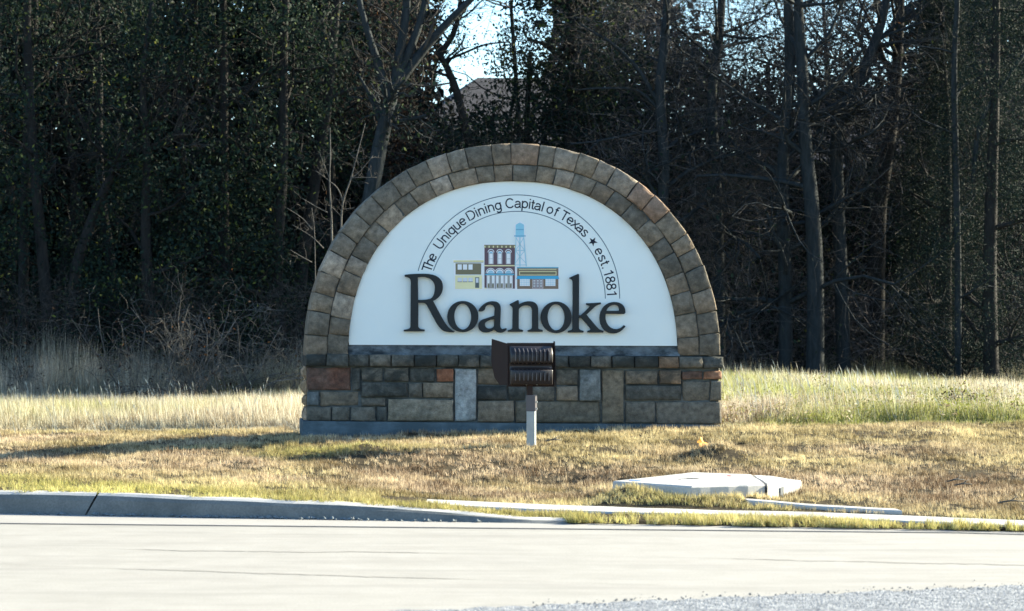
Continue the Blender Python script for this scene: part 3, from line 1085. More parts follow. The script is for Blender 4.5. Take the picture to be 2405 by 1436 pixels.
# star
a = R(36.6)
c = np.array([AC[0] + 222 * math.cos(a), AC[1] - 222 * math.sin(a)])
st = []
for i in range(10):
    r_ = 11.5 if i % 2 == 0 else 4.6
    an = R(90 + 36 * i) - R(30)
    st.append((sx(c[0] + r_ * math.cos(an)), sz(c[1] - r_ * math.sin(an))))
cc = (sx(c[0]), sz(c[1]))
mb.add([(p[0], PY0 - 0.0012, p[1]) for p in st] + [(cc[0], PY0 - 0.0012, cc[1])], [(i, (i + 1) % 10, 10) for i in range(10)])
spart(mb.build('slogan_lettering', M['print_ink']))
mb = MB()
for (cx_, cy_, r_, a0, a1) in ((1216, 699, 241.2, 165.0, -0.6), (1215.5, 704.5, 208, 160.8, 0.8)):
    an = np.radians(np.linspace(a0, a1, 90))
    for s_ in (0,):
        ro_ = np.stack([sx(cx_ + (r_ + .95) * np.cos(an)), np.full_like(an, PY0 - .0012), sz(cy_ - (r_ + .95) * np.sin(an))], -1)
        ri_ = np.stack([sx(cx_ + (r_ - .95) * np.cos(an)), np.full_like(an, PY0 - .0012), sz(cy_ - (r_ - .95) * np.sin(an))], -1)
        n = len(an)
        mb.add(np.concatenate([ro_, ri_]), [(i, i + 1, n + i + 1, n + i) for i in range(n - 1)])
spart(mb.build('arc_rule', M['arc_line']))

# --- printed emblem: three shop fronts and a water tower
COLS = {}


def ink(rgb):
    if rgb not in COLS:
        COLS[rgb] = simple('ink_%s_%s_%s' % rgb, tuple(0.88 * c + 0.07 for c in alb(*rgb)), 0.6, 0.2, 0, 0.05)
    return COLS[rgb]


WHITE, OL, PG, YG, BW, MAR, BLU, SKY_, GRY, BRN = (190, 220, 232), (86, 92, 64), (184, 204, 162), (186, 208, 170), (168, 198, 218), (62, 42, 58), (58, 152, 192), (118, 178, 208), (120, 138, 140), (90, 84, 66)


class Print:
    def __init__(self):
        self.items = []
        self.layer = 0

    def poly(self, pts, rgb, dy=0):
        self.items.append(([(1030 + x / 7.18, 500 + y / 7.18) for x, y in pts], rgb, self.layer + dy))

    def rect(self, x0, y0, x1, y1, rgb, dy=0):
        self.poly([(x0, y0), (x0, y1), (x1, y1), (x1, y0)], rgb, dy)

    def half(self, cx, cy, r, rgb, dy=0):
        self.poly([(cx - r * math.cos(a), cy - r * math.sin(a)) for a in np.linspace(0, math.pi, 13)][::-1], rgb, dy)

    def line(self, a, b, w, rgb, dy=0):
        a, b = np.array(a, float), np.array(b, float)
        d = (b - a) / np.linalg.norm(b - a)
        nrm = np.array([-d[1], d[0]]) * w / 2
        self.poly([a + nrm, b + nrm, b - nrm, a - nrm], rgb, dy)

    def build(self, name, parent, label=None):
        used = []
        mb = MB()
        for pts, rgb, ly in self.items:
            if rgb not in used:
                used.append(rgb)
            mb.mi = used.index(rgb)
            P = [(sx(x), PY0 - 0.0015 - 0.0011 * ly, sz(y)) for x, y in pts]
            ar = sum(P[i][0] * P[(i + 1) % len(P)][2] - P[(i + 1) % len(P)][0] * P[i][2] for i in range(len(P)))
            mb.add(P if ar > 0 else P[::-1], [tuple(range(len(P)))])
        o = mb.build(name, [ink(c) for c in used])
        if label:
            o['label'] = label
        return o


pr = Print()
pr.poly([(243, 785), (243, 835), (268, 850), (268, 1300), (2050, 1305), (2050, 905), (1505, 910), (1470, 410), (1497, 405), (1497, 360), (1470, 345), (1480, 200), (1410, 150), (1385, 138), (1360, 150), (1280, 200), (1295, 340), (1275, 355), (1275, 405), (1300, 415), (1296, 522), (762, 522), (762, 785)], WHITE)
emb = spart(pr.build('emblem', None, 'white edged printed emblem of shop fronts'))
# left shop
pr = Print()
pr.layer = 1
pr.rect(258, 800, 768, 833, PG)
pr.rect(262, 830, 764, 838, OL, 1)
pr.rect(295, 852, 728, 1042, OL)
for x in (330, 420, 512):
    pr.rect(x, 870, x + 70, 960, WHITE, 1)
pr.rect(288, 1055, 742, 1285, YG)
for x in (330, 420, 512):
    pr.rect(x, 1097, x + 72, 1165, BW, 1)
    pr.rect(x + 34, 1097, x + 38, 1160, WHITE, 2)
    pr.rect(x - 4, 1160, x + 76, 1170, OL, 2)
pr.rect(625, 1088, 694, 1268, (70, 96, 100), 1)
pr.rect(638, 1102, 682, 1180, BW, 2)
pr.rect(645, 1192, 656, 1250, (44, 62, 66), 2)
pr.rect(664, 1192, 675, 1250, (44, 62, 66), 2)
pr.build('drawn_shop', None, 'drawn pale green two storey shop').parent = emb
# brick shop
pr = Print()
pr.layer = 1
pr.rect(783, 588, 1298, 1280, MAR)
pr.rect(778, 540, 1306, 590, OL, 1)
for i in range(8):
    x = 790 + i * 71.7
    pr.rect(x - 10, 556, x + 10, 588, PG, 2)
for x in (893, 1041, 1187):
    pr.half(x, 668, 56, WHITE, 1)
    pr.half(x, 668, 44, MAR, 2)
    pr.half(x, 684, 40, WHITE, 3)
    pr.half(x, 684, 30, SKY_, 4)
    pr.rect(x - 43, 684, x + 43, 866, (140, 164, 178), 1)
    pr.rect(x - 26, 690, x + 26, 858, WHITE, 2)
    pr.rect(x - 26, 774, x + 26, 779, GRY, 3)
pr.rect(783, 882, 1298, 902, PG, 1)
for x in (889, 1040, 1190):
    pr.half(x, 1016, 84, WHITE, 1)
    pr.half(x, 1018, 74, MAR, 2)
    pr.half(x, 1020, 66, WHITE, 3)
    pr.half(x, 1024, 50, SKY_, 4)
    pr.rect(x - 68, 1050, x + 68, 1280, WHITE, 2)
    pr.rect(x - 56, 1056, x + 56, 1274, GRY, 3)
    for s_ in (-1, 1):
        pr.rect(x + s_ * 37 - 17, 1062, x + s_ * 37 + 17, 1190, WHITE, 4)
        pr.rect(x + s_ * 37 - 10, 1205, x + s_ * 37 + 10, 1258, OL, 4)
pr.poly([(800, 1028), (1278, 1028), (1286, 1052), (790, 1052)], BLU, 6)
pr.rect(783, 1265, 818, 1280, PG, 1)
pr.build('drawn_shop', None, 'drawn maroon brick shop with arched windows').parent = emb
# tower
pr = Print()
pr.layer = 1
T_ = (112, 186, 216)
pr.poly([(1310, 202), (1360, 172), (1378, 172), (1378, 150), (1386, 150), (1386, 172), (1404, 172), (1452, 202), (1452, 410), (1310, 410)], T_)
pr.rect(1316, 272, 1446, 292, (78, 152, 192), 1)
pr.rect(1284, 380, 1480, 400, (84, 156, 194), 1)
for a_, b_, w_ in (((1316, 410), (1300, 905), 14), ((1446, 410), (1490, 905), 16), ((1381, 410), (1381, 905), 20), ((1310, 635), (1462, 635), 12), ((1304, 880), (1486, 880), 12), ((1316, 420), (1381, 530), 10), ((1446, 420), (1381, 530), 10),
                   ((1381, 530), (1310, 632), 10), ((1381, 530), (1460, 632), 10), ((1310, 640), (1381, 740), 10), ((1462, 640), (1381, 740), 10), ((1381, 740), (1304, 850), 10), ((1381, 740), (1484, 850), 10)):
    pr.line(a_, b_, w_, (128, 190, 214), 1 + len(pr.items) % 3)
pr.build('drawn_water_tower', None).parent = emb
# right shop
pr = Print()
pr.layer = 1
pr.rect(1335, 930, 2032, 1285, BRN)
pr.rect(1332, 915, 2034, 936, (70, 150, 180), 1)
for i in range(42):
    pr.rect(1370 + i * 15, 946, 1379 + i * 15, 964, PG, 1)
pr.rect(1370, 985, 1998, 1056, PG, 1)
pr.rect(1382, 996, 1986, 1044, OL, 2)
pr.poly([(1340, 1065), (2030, 1065), (2046, 1118), (1320, 1118)], (36, 150, 200), 3)
for x in (1375, 1808):
    pr.rect(x, 1118, x + 178, 1242, (70, 66, 60), 1)
    pr.rect(x + 4, 1118, x + 174, 1236, WHITE, 2)
    for i in range(1, 6):
        pr.rect(x + i * 29, 1118, x + i * 29 + 4, 1236, SKY_, 3)
    for i in range(1, 4):
        pr.rect(x + 4, 1118 + i * 29, x + 174, 1122 + i * 29, SKY_, 4)
pr.rect(1590, 1120, 1776, 1280, (150, 160, 168), 1)
for i in range(3):
    x = 1603 + i * 57
    pr.rect(x, 1124, x + 44, 1270, MAR, 2)
    for jx in (0, 1):
        for jy in range(5):
            pr.rect(x + 7 + jx * 17, 1132 + jy * 27, x + 20 + jx * 17, 1150 + jy * 27, WHITE, 3)
pr.build('drawn_shop', None, 'drawn brown shop with a blue awning').parent = emb

# ------------------------------------------------------------------ floodlight
FL = at(1247, 1040, 23.0)
FLZ = h1(FL[0], FL[1]) - 0.02
fl = empty('floodlight', (FL[0], FL[1], FLZ), label='dark bronze floodlight on a short steel post aimed at the sign', category='floodlight')
K = 1 / 247.8


def fx(px):
    return (px - 1247) * K


def fz(py):
    return (1040 - py) * K + (FL[2] - FLZ)


def rotz(a):
    return np.array([[math.cos(a), -math.sin(a), 0], [math.sin(a), math.cos(a), 0], [0, 0, 1]])


def bevel(o, w, seg=2):
    import bmesh
    bm = bmesh.new()
    bm.from_mesh(o.data)
    bmesh.ops.bevel(bm, geom=bm.edges[:], offset=w, segments=seg, profile=0.5, affect='EDGES')
    bm.to_mesh(o.data)
    bm.free()
    return o


PR = rotz(R(-20))
mb = MB()
mb.box((fx(1248), 0, (fz(966) - 0.25) / 2), (0.078, 0.078, fz(966) + 0.25), PR)
bevel(mb.build('post', M['steel'], fl), 0.004)
mb = MB()
mb.box((fx(1248.5), 0, (fz(928) + fz(966)) / 2), (0.088, 0.088, fz(928) - fz(966)), PR)
br = bevel(mb.build('bracket', M['bracket'], fl), 0.004)
for i, (pz) in enumerate((944, 960)):
    mb = MB()
    c = np.array([fx(1248.5), 0, fz(pz)]) + PR @ np.array([0.047, -0.015, 0])
    mb.box(c, (0.02, 0.016, 0.016), PR)
    mb.build('bolt', M['steel'], br)
mb = MB()
mb.box((fx(1244), 0.0, (fz(902) + fz(930)) / 2), (0.052, 0.06, fz(902) - fz(930)))
kn = bevel(mb.build('knuckle', M['bronze'], fl), 0.006)
for px in (1235, 1260):
    mb = MB()
    mb.tube([(fx(px), -0.05, fz(902)), (fx(px), -0.02, fz(902))], 0.011, 8)
    mb.build('bolt', M['steel'], kn)
# housing: rear shell with two rounded bellies and a recessed belt
mb = MB()
cx_ = fx(1246.5)
hw = 50 * K
prof = [(904, 0.0), (903, -0.078), (901, -0.088), (871, -0.090), (869, -0.086), (868.5, -0.03), (852.5, -0.03), (852, -0.088), (850, -0.092), (834, -0.094), (830, -0.088), (818, -0.040), (814, -0.01), (813, 0.02)]
xs_ = [(-1, 0.35), (-0.975, 0.9), (-0.93, 1.0), (0.93, 1.0), (0.975, 0.9), (1, 0.35)]
P = [[(cx_ + u * hw, 0.02 + (y - 0.02) * k, fz(pz)) for (u, k) in xs_] for pz, y in prof]
k = len(xs_)
F = [(i * k + j, i * k + j + 1, (i + 1) * k + j + 1, (i + 1) * k + j) for i in range(len(prof) - 1) for j in range(k - 1)]
mb.add(np.array(P).reshape(-1, 3), F)
hs = mb.build('housing', M['bronze_dark'], fl, True)
for i in range(9):
    x = cx_ + hw * (-0.78 + 1.56 * i / 8)
    for z0, z1, yo in ((897, 870, -0.089), (851, 820, -0.096)):
        mb = MB()
        yy = [-0.03, yo - 0.016, yo - 0.016, -0.03]
        zz = [fz(z0 + 4), fz(z0 - 4), fz(z1 + 6), fz(z1 - 3)]
        mb.add([(x - .0045, yy[j], zz[j]) for j in range(4)] + [(x + .0045, yy[j], zz[j]) for j in range(4)], [(0, 1, 2, 3), (7, 6, 5, 4), (0, 4, 5, 1), (1, 5, 6, 2), (2, 6, 7, 3)])
        mb.build('fin', M['fin'], hs)
# door frame
mb = MB()
for (x0, x1, z0, z1) in ((1193, 1303, 814, 806), (1193, 1303, 909, 901), (1193, 1201, 901, 814), (1295, 1303, 901, 814)):
    mb.box(((fx(x0) + fx(x1)) / 2, 0.045, (fz(z0) + fz(z1)) / 2), (fx(x1) - fx(x0), 0.05, fz(z1) - fz(z0)))
dr = mb.build('door_frame', M['bronze'], fl)
mb = MB()
mb.box((fx(1248), 0.055, (fz(814) + fz(901)) / 2), (fx(1295) - fx(1201), 0.012, fz(814) - fz(901)))
tg = NT('lamp_glass')
tg.color((0.3, 0.33, 0.35))
tg.rough(0.08, 0.5)
mb.build('lens', tg.mat, fl)
# barn-door visors
mb = MB()
A = [(fx(1193), 0.03, fz(808)), (fx(1160), 0.16, fz(797)), (fx(1159), 0.17, fz(850)), (fx(1166), 0.15, fz(888)), (fx(1177), 0.10, fz(906)), (fx(1193), 0.03, fz(905))]
B = [(x + 0.006, y + 0.004, z) for x, y, z in A]
n = len(A)
mb.add(A + B, [tuple(range(n))[::-1], tuple(range(n, 2 * n))] + [(i, (i + 1) % n, n + (i + 1) % n, n + i) for i in range(n)])
mb.build('visor', M['bronze'], fl, label='left side visor flap seen flat')
mb = MB()
A = [(fx(1301), -0.02, fz(802)), (fx(1306), 0.17, fz(803)), (fx(1309), 0.2, fz(870)), (fx(1308.5), 0.12, fz(910)), (fx(1304), -0.02, fz(906))]
B = [(x + 0.007, y, z) for x, y, z in A]
n = len(A)
mb.add(A + B, [tuple(range(n)), tuple(range(n, 2 * n))[::-1]] + [(i, n + i, n + (i + 1) % n, (i + 1) % n) for i in range(n)])
mb.build('visor', M['bronze'], fl, label='right side visor plate seen edge on')

# ------------------------------------------------------------------ storm drain inlet
inl = empty('storm_inlet', (0.9, -5.3, h1(0.9, -5.3)), label='low white concrete storm drain inlet slab set in the verge', category='storm drain')


def child(o, root):
    o.parent = root
    o.matrix_parent_inverse = Matrix.Translation(-root.location)
    return o


Lc, Fc, Rc, Bc = np.array((0.02, -5.54)), np.array((1.185, -5.87)), np.array((1.56, -5.40)), np.array((0.89, -4.5))
Rb = Bc + (Rc - Fc) * 0.0 + np.array((0.55, -0.35))


def slab(pts, z0, z1, bev=0.012):
    out = []
    for i, p in enumerate(pts):
        q_ = pts[(i + 1) % len(pts)]
        for t_ in np.arange(8) / 8:
            out.append(p + (q_ - p) * t_ + RNG.normal(0, 0.005, 2))
    pts = out
    mb = MB()
    n = len(pts)
    c = np.mean(pts, 0)
    ins = [p + (c - p) / np.linalg.norm(c - p) * bev for p in pts]
    V = [(p[0], p[1], z0) for p in pts] + [(p[0], p[1], z1 - bev) for p in pts] + [(p[0], p[1], z1) for p in ins]
    F = [tuple(range(2 * n, 3 * n))] + [(i, (i + 1) % n, n + (i + 1) % n, n + i) for i in range(n)] + [(n + i, n + (i + 1) % n, 2 * n + (i + 1) % n, 2 * n + i) for i in range(n)]
    mb.add(V, F)
    return mb


lerp = lambda a, b, t_: a + (b - a) * t_
Pc = np.array((0.53, -6.10))
Fm, Bm = lerp(Lc, Fc, 0.99), lerp(Bc, Rb, 0.78)
sp_ = (Fc - Lc) / np.linalg.norm(Fc - Lc) * 0.008
child(slab([Lc, Pc, Fm - sp_, Bm - sp_, Bc], 0.085, 0.193).build('cover_slab', M['concrete']), inl)
child(slab([Fm + sp_, Rc, Rb, Bm + sp_], -0.05, 0.188).build('end_block', M['concrete']), inl)
inn = lambda p, k: np.mean([Lc, Fm, Bm, Bc], 0) * k + p * (1 - k)
child(slab([inn(Lc, .08), inn(Fm, .05), inn(Bm, .05), inn(Bc, .05)], -0.1, 0.112).build('inlet_box', M['kerb']), inl)
# joint between the two cast lids, stains and paint marks: thin flat marks on the top
mb = MB()
a_, b_ = lerp(Lc, Bc, 0.45), lerp(Fm, Bm, 0.42)
dd = np.array((0, 1.0)) * 0.007
a_ = lerp(a_, b_, 0.25)
mb.add([(*(a_ - dd), .1955), (*(b_ - dd), .1955), (*(b_ + dd), .1955), (*(a_ + dd), .1955)], [(0, 1, 2, 3)])
child(mb.build('joint', M['sealant']), inl)


def blot(name, c, rx, ry, z, mat):
    an = np.linspace(0, 2 * math.pi, 14, endpoint=False)
    r_ = 0.6 + 0.5 * RNG.random(14)
    mb = MB()
    mb.add(np.stack([c[0] + rx * r_ * np.cos(an), c[1] + ry * r_ * np.sin(an), np.full(14, z)], -1), [tuple(range(14))])
    return child(mb.build(name, mat), inl)


blot('paint_mark', (0.20, -5.50), 0.055, 0.07, .1965, simple('blue_marking_paint', (0.13, 0.24, 0.58), 0.7, 0.2, 0, 0.3, 30))
blot('paint_mark', (1.08, -4.98), 0.022, 0.05, .1965, simple('red_marking_paint', (0.55, 0.03, 0.05), 0.7))
blot('stain', (0.70, -5.28), 0.10, 0.03, .1962, M['sealant'])
blot('stain', (0.58, -5.42), 0.02, 0.02, .1962, M['sealant'])
mb = MB()
p0 = lerp(Fc, Rc, 0.40) + np.array((0.004, -0.004))
dv = (Rc - Fc) / np.linalg.norm(Rc - Fc)
mb.add([(*(p0 - dv * 0.03), .02), (*(p0 + dv * 0.02), .02), (*(p0 + dv * 0.035), .16), (*(p0 - dv * 0.03), .155)], [(0, 1, 2, 3)])
child(mb.build('stain', simple('rust_stain', (0.10, 0.11, 0.12), 0.8)), inl)

# ------------------------------------------------------------------ grass
def in_poly(X, Y, poly):
    inside = np.zeros(X.shape, bool)
    n = len(poly)
    for i in range(n):
        x0, y0 = poly[i]
        x1, y1 = poly[(i + 1) % n]
        c = ((y0 > Y) != (y1 > Y)) & (X < (x1 - x0) * (Y - y0) / (y1 - y0 + 1e-12) + x0)
        inside ^= c
    return inside


def keep_clear(X, Y):
    ok = ~((X > -2.19) & (X < 2.13) & (Y > -0.07) & (Y < 0.67))
    for line, w in ((WALK, 0.52), (EDG, 0.2)):
        yc = np.interp(X, line[:, 0], line[:, 1])
        ok &= ~((X > line[0, 0]) & (X < line[-1, 0]) & (np.abs(Y - yc) < w / 2 + 0.004))
    ok &= ~in_poly(X, Y, [Lc, Pc, Fc, Rc, Rb, Bc])
    t_ = Y - Ye(X)
    ok &= np.where(X < -0.62, t_ > 0.135 + 0.05 * np.sin(X * 5.1) * np.sin(X * 13.7), t_ > -0.03)
    return ok


def vn(X, Y, s, seed):
    """Cheap smooth value noise."""
    r = np.random.default_rng(seed)
    g = r.random((64, 64))
    x, y = X * s + 31.7, Y * s + 17.3
    xi, yi = np.floor(x).astype(int), np.floor(y).astype(int)
    fx_, fy_ = x - xi, y - yi
    fx_, fy_ = fx_ * fx_ * (3 - 2 * fx_), fy_ * fy_ * (3 - 2 * fy_)
    G = lambda a, b: g[a % 64, b % 64]
    return (G(xi, yi) * (1 - fx_) + G(xi + 1, yi) * fx_) * (1 - fy_) + (G(xi, yi + 1) * (1 - fx_) + G(xi + 1, yi + 1) * fx_) * fy_


def view_px(X, Y):
    return 409 + 5700 * (X + 3.5) / (Y + 25)


def blades(X, Y, L, W, lean, tint, wind=(0.0, 0.0)):
    n = len(X)
    Z = H(X, Y) - 0.01
    a = RNG.random(n) * 2 * math.pi
    b = RNG.random(n) * 2 * math.pi
    le = np.abs(RNG.normal(0, lean, n))
    dx, dy = np.cos(b) * le + wind[0], np.sin(b) * le + wind[1]
    up = np.sqrt(np.clip(1 - (dx * dx + dy * dy), 0.08, 1))
    base = np.stack([X, Y, Z], -1)
    side = np.stack([np.cos(a), np.sin(a), np.zeros(n)], -1) * (W / 2)[:, None]
    tip = base + np.stack([dx * L, dy * L, up * L], -1)
    return np.stack([base - side, base + side, tip], 1)


def green_attr(me, val, k):
    a_ = me.attributes.new('green', 'FLOAT', 'POINT')
    a_.data.foreach_set('value', np.repeat(val, k).astype(np.float32))


def mown_edge(X):
    return np.interp(X, [-6, -5, -2.2, -2.0, 2.0, 2.3], [3.0, 2.8, 1.5, 0.3, 0.3, 0.12]) + 0.12 * (vn(X, X * 0, 1.7, 3) - .5) + 0.05 * np.sin(X * 7)


# mown lawn: tufts of blades
NT_, PB = 62000, 11
X = RNG.uniform(-8.5, 11.5, NT_ * 5)
s_ = RNG.random(len(X)) ** 1.15
Y = Ye(X) - 0.02 + s_ * (mown_edge(X) - Ye(X) + 0.03)
px = view_px(X, Y)
ok = keep_clear(X, Y) & (px > -900) & (px < 3500) & (RNG.random(len(X)) < np.where((px < -180) | (px > 2560), .45, 1.0))
ok &= RNG.random(len(X)) < np.clip((vn(X, Y, 3.1, 11) * .6 + vn(X, Y, 7.3, 12) * .4 - .22) * 2.0, .10, 1)
X, Y = X[ok][:NT_], Y[ok][:NT_]
hgt = 0.014 + 0.058 * (vn(X, Y, 5.0, 5) * 0.45 + vn(X, Y, 13.0, 6) * 0.35 + RNG.random(len(X)) ** 2 * 0.45)
t_ = Y - Ye(X)
hgt = np.where((X > -0.62) & (t_ < 0.25), hgt * 1.35, hgt)
edge_green = np.clip(1.0 - (t_ - 0.15) / np.interp(X, [-6, -2, 0, 1.0, 1.6, 4], [2.6, 2.2, 1.7, 1.6, 0.8, 0.5]), 0, 1)
gn = np.clip(edge_green * 1.8 + np.clip((1.2 - X) / 1.5, 0, 1) * (vn(X, Y, 1.1, 8) - .58) * 1.2 - 0.12 + 0.6 * np.exp(-((X + 2.0) / .8) ** 2 - ((Y + 2.1) / .7) ** 2), 0, 1)
ttint = np.clip(RNG.beta(1.1, 1.4, len(X)) * 0.75 + 0.75 * (vn(X, Y, 2.2, 9) - 0.5), 0, 1)
rep_ = lambda a_: np.repeat(a_, PB)
n = len(X) * PB
ang, rad_ = RNG.random(n) * 2 * math.pi, np.abs(RNG.normal(0, .019, n))
bx, by = rep_(X) + rad_ * np.cos(ang), rep_(Y) + rad_ * np.sin(ang)
okb = keep_clear(bx, by)
L = rep_(hgt) * RNG.uniform(0.5, 1.3, n)
W = RNG.uniform(0.004, 0.009, n)
gn = np.clip(rep_(gn) * RNG.uniform(0.35, 1.0, n), 0, 1)
tint = np.clip(rep_(ttint) + RNG.normal(0, .16, n), 0, 1)
X, Y, L, W, gn, tint = bx[okb], by[okb], L[okb], W[okb], gn[okb], tint[okb]
me = fast_mesh('lawn_grass', blades(X, Y, L, W, 0.60, tint, (-0.10, 0.0)), 3, tint)
green_attr(me, gn, 3)
link('lawn_grass', me, M['lawn'], kind='stuff', label='short dry mown grass, greener towards the kerb')

# tall field grass behind
NF, PF = 40000, 9
X = RNG.uniform(-9, 13, NF * 4)
Y = mown_edge(X) - 0.03 + (RNG.random(len(X)) ** 1.5) * 18
px = view_px(X, Y)
hid = (px > 770) & (px < 1640)
ok = (px > -500) & (px < 2950) & keep_clear(X, Y) & (RNG.random(len(X)) < np.where(hid, 0.2, np.where((px < -150) | (px > 2550), .4, 1.0))) & (Y < np.where(X > 3, 12.5, 17.5))
X, Y = X[ok][:NF], Y[ok][:NF]
cl = vn(X, Y, 1.4, 21) * 0.45 + vn(X, Y, 4.5, 22) * 0.3 + RNG.random(len(X)) * 0.25
ramp_ = np.clip((Y - mown_edge(X)) / 0.45, 0.2, 1)
right = np.clip((X - 1.5) / 2, 0, 1)
hgt = (0.07 + 0.34 * cl) * ramp_ * np.where((X < 0) & (Y > 9), 0.75, 1.0) * (1 - .12 * right)
gn = np.clip((vn(X, Y, 0.8, 23) - 0.60 + 0.22 * right) * 2.2 + 0.9 * np.exp(-((X - 5.6) / .9) ** 2 - ((Y - 4.6) / 1.6) ** 2) + right * 0.9 * np.clip(1 - Y / 1.2, 0, 1) + right * .6 * vn(X, Y, 2.6, 27), 0, 1)
tt = np.clip(RNG.beta(1.2, 1.2, len(X)) * .8 + 0.4 * (vn(X, Y, 0.9, 25) - 0.4), 0, 1)
rep_ = lambda a_: np.repeat(a_, PF)
n = len(X) * PF
ang, rad_ = RNG.random(n) * 2 * math.pi, np.abs(RNG.normal(0, .05, n))
bx, by = rep_(X) + rad_ * np.cos(ang), rep_(Y) + rad_ * np.sin(ang)
okb = keep_clear(bx, by)
L = rep_(hgt) * RNG.uniform(.4, 1.25, n)
W = RNG.uniform(0.006, 0.015, n) * np.clip(0.9 + rep_(Y) / 25, 0.9, 1.5)
gn = np.clip(rep_(gn) * RNG.uniform(0.3, 1, n), 0, 1)
tint = np.clip(rep_(tt) + RNG.normal(0, .17, n), 0, 1)
X, Y, L, W, gn, tint = bx[okb], by[okb], L[okb], W[okb], gn[okb], tint[okb]
me = fast_mesh('tall_grass', blades(X, Y, L, W, 0.50, tint, (-0.10, 0)), 3, tint)
green_attr(me, gn, 3)
link('tall_grass', me, M['field'], kind='stuff', label='tall pale uncut grass between the sign and the wood')

# leafy weeds among the tall grass on the right
n = 1700
X = RNG.uniform(2.25, 12, n)
Y = 0.25 + np.abs(RNG.normal(0, 3.0, n))
Zc = H(X, Y) + RNG.uniform(.02, .20, len(X))
C = np.repeat(np.stack([X, Y, Zc], -1), 16, 0)
n = len(C)
C = C + RNG.normal(0, 1, (n, 3)) * np.array([.06, .06, .035])
u = RNG.normal(0, 1, (n, 3))
u /= np.linalg.norm(u, axis=1)[:, None]
w_ = np.cross(u, RNG.normal(0, 1, (n, 3)))
w_ /= np.linalg.norm(w_, axis=1)[:, None]
l_ = RNG.uniform(.010, .026, n)[:, None]
me = fast_mesh('field_weeds', np.stack([C - u * l_, C + w_ * l_ * .45, C + u * l_, C - w_ * l_ * .45], 1), 4, np.clip(RNG.normal(.18, .16, n), 0, 1))
green_attr(me, np.repeat((RNG.random(len(X)) < .62) * RNG.uniform(.5, 1, len(X)), 16), 4)
link('field_weeds', me, M['field'], kind='stuff', label='small leafy weeds among the tall grass')

# dry stalks sticking up out of the tall grass
sv, tn = [], []
for i in range(1150):
    if i < 900:
        x, y = RNG.uniform(2.2, 12), abs(RNG.normal(0, 3.2)) + 0.4
        l = RNG.uniform(0.2, 0.46) * (1.15 if x < 4.8 else 0.75)
    else:
        x, y = RNG.uniform(-8, -2.2), RNG.uniform(0.8, 16)
        l = RNG.uniform(0.2, 0.45)
    z = h1(x, y)
    b = np.array([x, y, z])
    d = np.array([RNG.normal(-0.1, 0.16), RNG.normal(0, 0.12), 1.0])
    p1, p2 = b + d * l * 0.75, b + d * l + np.array([RNG.normal(-.02, .02), 0, 0])
    w = np.array([0.0028, 0.001, 0])
    sv += [[b - w, b + w, p1 + w * .6, p1 - w * .6]]
    w2 = np.array([0.006, 0.002, 0]) * RNG.uniform(.5, 1.2)
    sv += [[p1 - w * .6, (p1 + p2) / 2 + w2, p2, (p1 + p2) / 2 - w2]]
    tt = RNG.uniform(0.4, 1)
    tn += [tt, tt]
me = fast_mesh('dry_stalks', np.array(sv), 4, np.array(tn))
green_attr(me, np.zeros(len(sv)), 4)
link('dry_stalks', me, M['field'], kind='stuff', label='dry seed stalks standing above the tall grass')

# ------------------------------------------------------------------ trees
class Tree:
    def __init__(self, seed):
        self.r = np.random.default_rng(seed)
        self.tips = []

    def grow(self, mb, p, d, L, rad, lvl, maxl, kids, wander=0.22, up=0.05, frac=(0.45, 0.75), twig=None):
        r = self.r
        n = 5 if lvl < 2 else 4
        pts = [np.array(p, float)]
        d = np.array(d, float)
        d /= np.linalg.norm(d)
        for i in range(n - 1):
            d = d + r.normal(0, wander, 3) + np.array([0, 0, up])
            d /= np.linalg.norm(d)
            pts.append(pts[-1] + d * L / (n - 1))
        pts = np.array(pts)
        rr = np.linspace(rad, rad * 0.45, n)
        (twig if (twig is not None and lvl >= 2) else mb).tube(pts, rr, 6 if rad > 0.04 else (4 if rad > 0.015 else 3), False)
        if lvl >= maxl:
            self.tips.append(pts[-1])
            return
        self.tips.append(pts[-1]) if lvl >= maxl - 1 else None
        for i in range(kids[min(lvl, len(kids) - 1)]):
            t_ = r.uniform(0.2, 1.0)
            k = min(int(t_ * (n - 1)), n - 2)
            q_ = pts[k] + (pts[k + 1] - pts[k]) * (t_ * (n - 1) - k)
            dd = (pts[k + 1] - pts[k]) / (np.linalg.norm(pts[k + 1] - pts[k]) + 1e-9)
            e = r.normal(0, 1, 3)
            e -= e.dot(dd) * dd
            e /= np.linalg.norm(e) + 1e-9
            nd = dd * r.uniform(0.35, 0.8) + e * r.uniform(0.6, 1.0)
            self.grow(mb, q_, nd, L * r.uniform(*frac), max(rad * (1 - 0.5 * t_) * r.uniform(0.4, 0.6), 0.0035), lvl + 1, maxl, kids, wander * 1.1, up, frac, twig)


def leaf_quads(C, size, spread, per, rng, droop=0.0, aspect=0.5):
    """Rhombic leaves scattered round the centres C."""
    C = np.repeat(np.asarray(C, float), per, axis=0)
    n = len(C)
    P = C + rng.normal(0, 1, (n, 3)) * np.broadcast_to(np.asarray(spread, float), (3,))
    u = rng.normal(0, 1, (n, 3))
    u[:, 2] -= droop
    u /= np.linalg.norm(u, axis=1)[:, None]
    w = np.cross(u, rng.normal(0, 1, (n, 3)))
    w /= np.linalg.norm(w, axis=1)[:, None] + 1e-9
    l = size * rng.uniform(0.5, 1.3, n)
    u = u * (l / 2)[:, None]
    w = w * (l / 2 * aspect)[:, None]
    return np.stack([P - u, P + w, P + u, P - w], 1)


def px_poly(pts, d):
    """A limb measured in the photo: list of (px, py[, distance offset])."""
    out = []
    for p in pts:
        out.append(at(p[0], p[1], d + (p[2] if len(p) > 2 else 0.0)))
    return np.array(out)


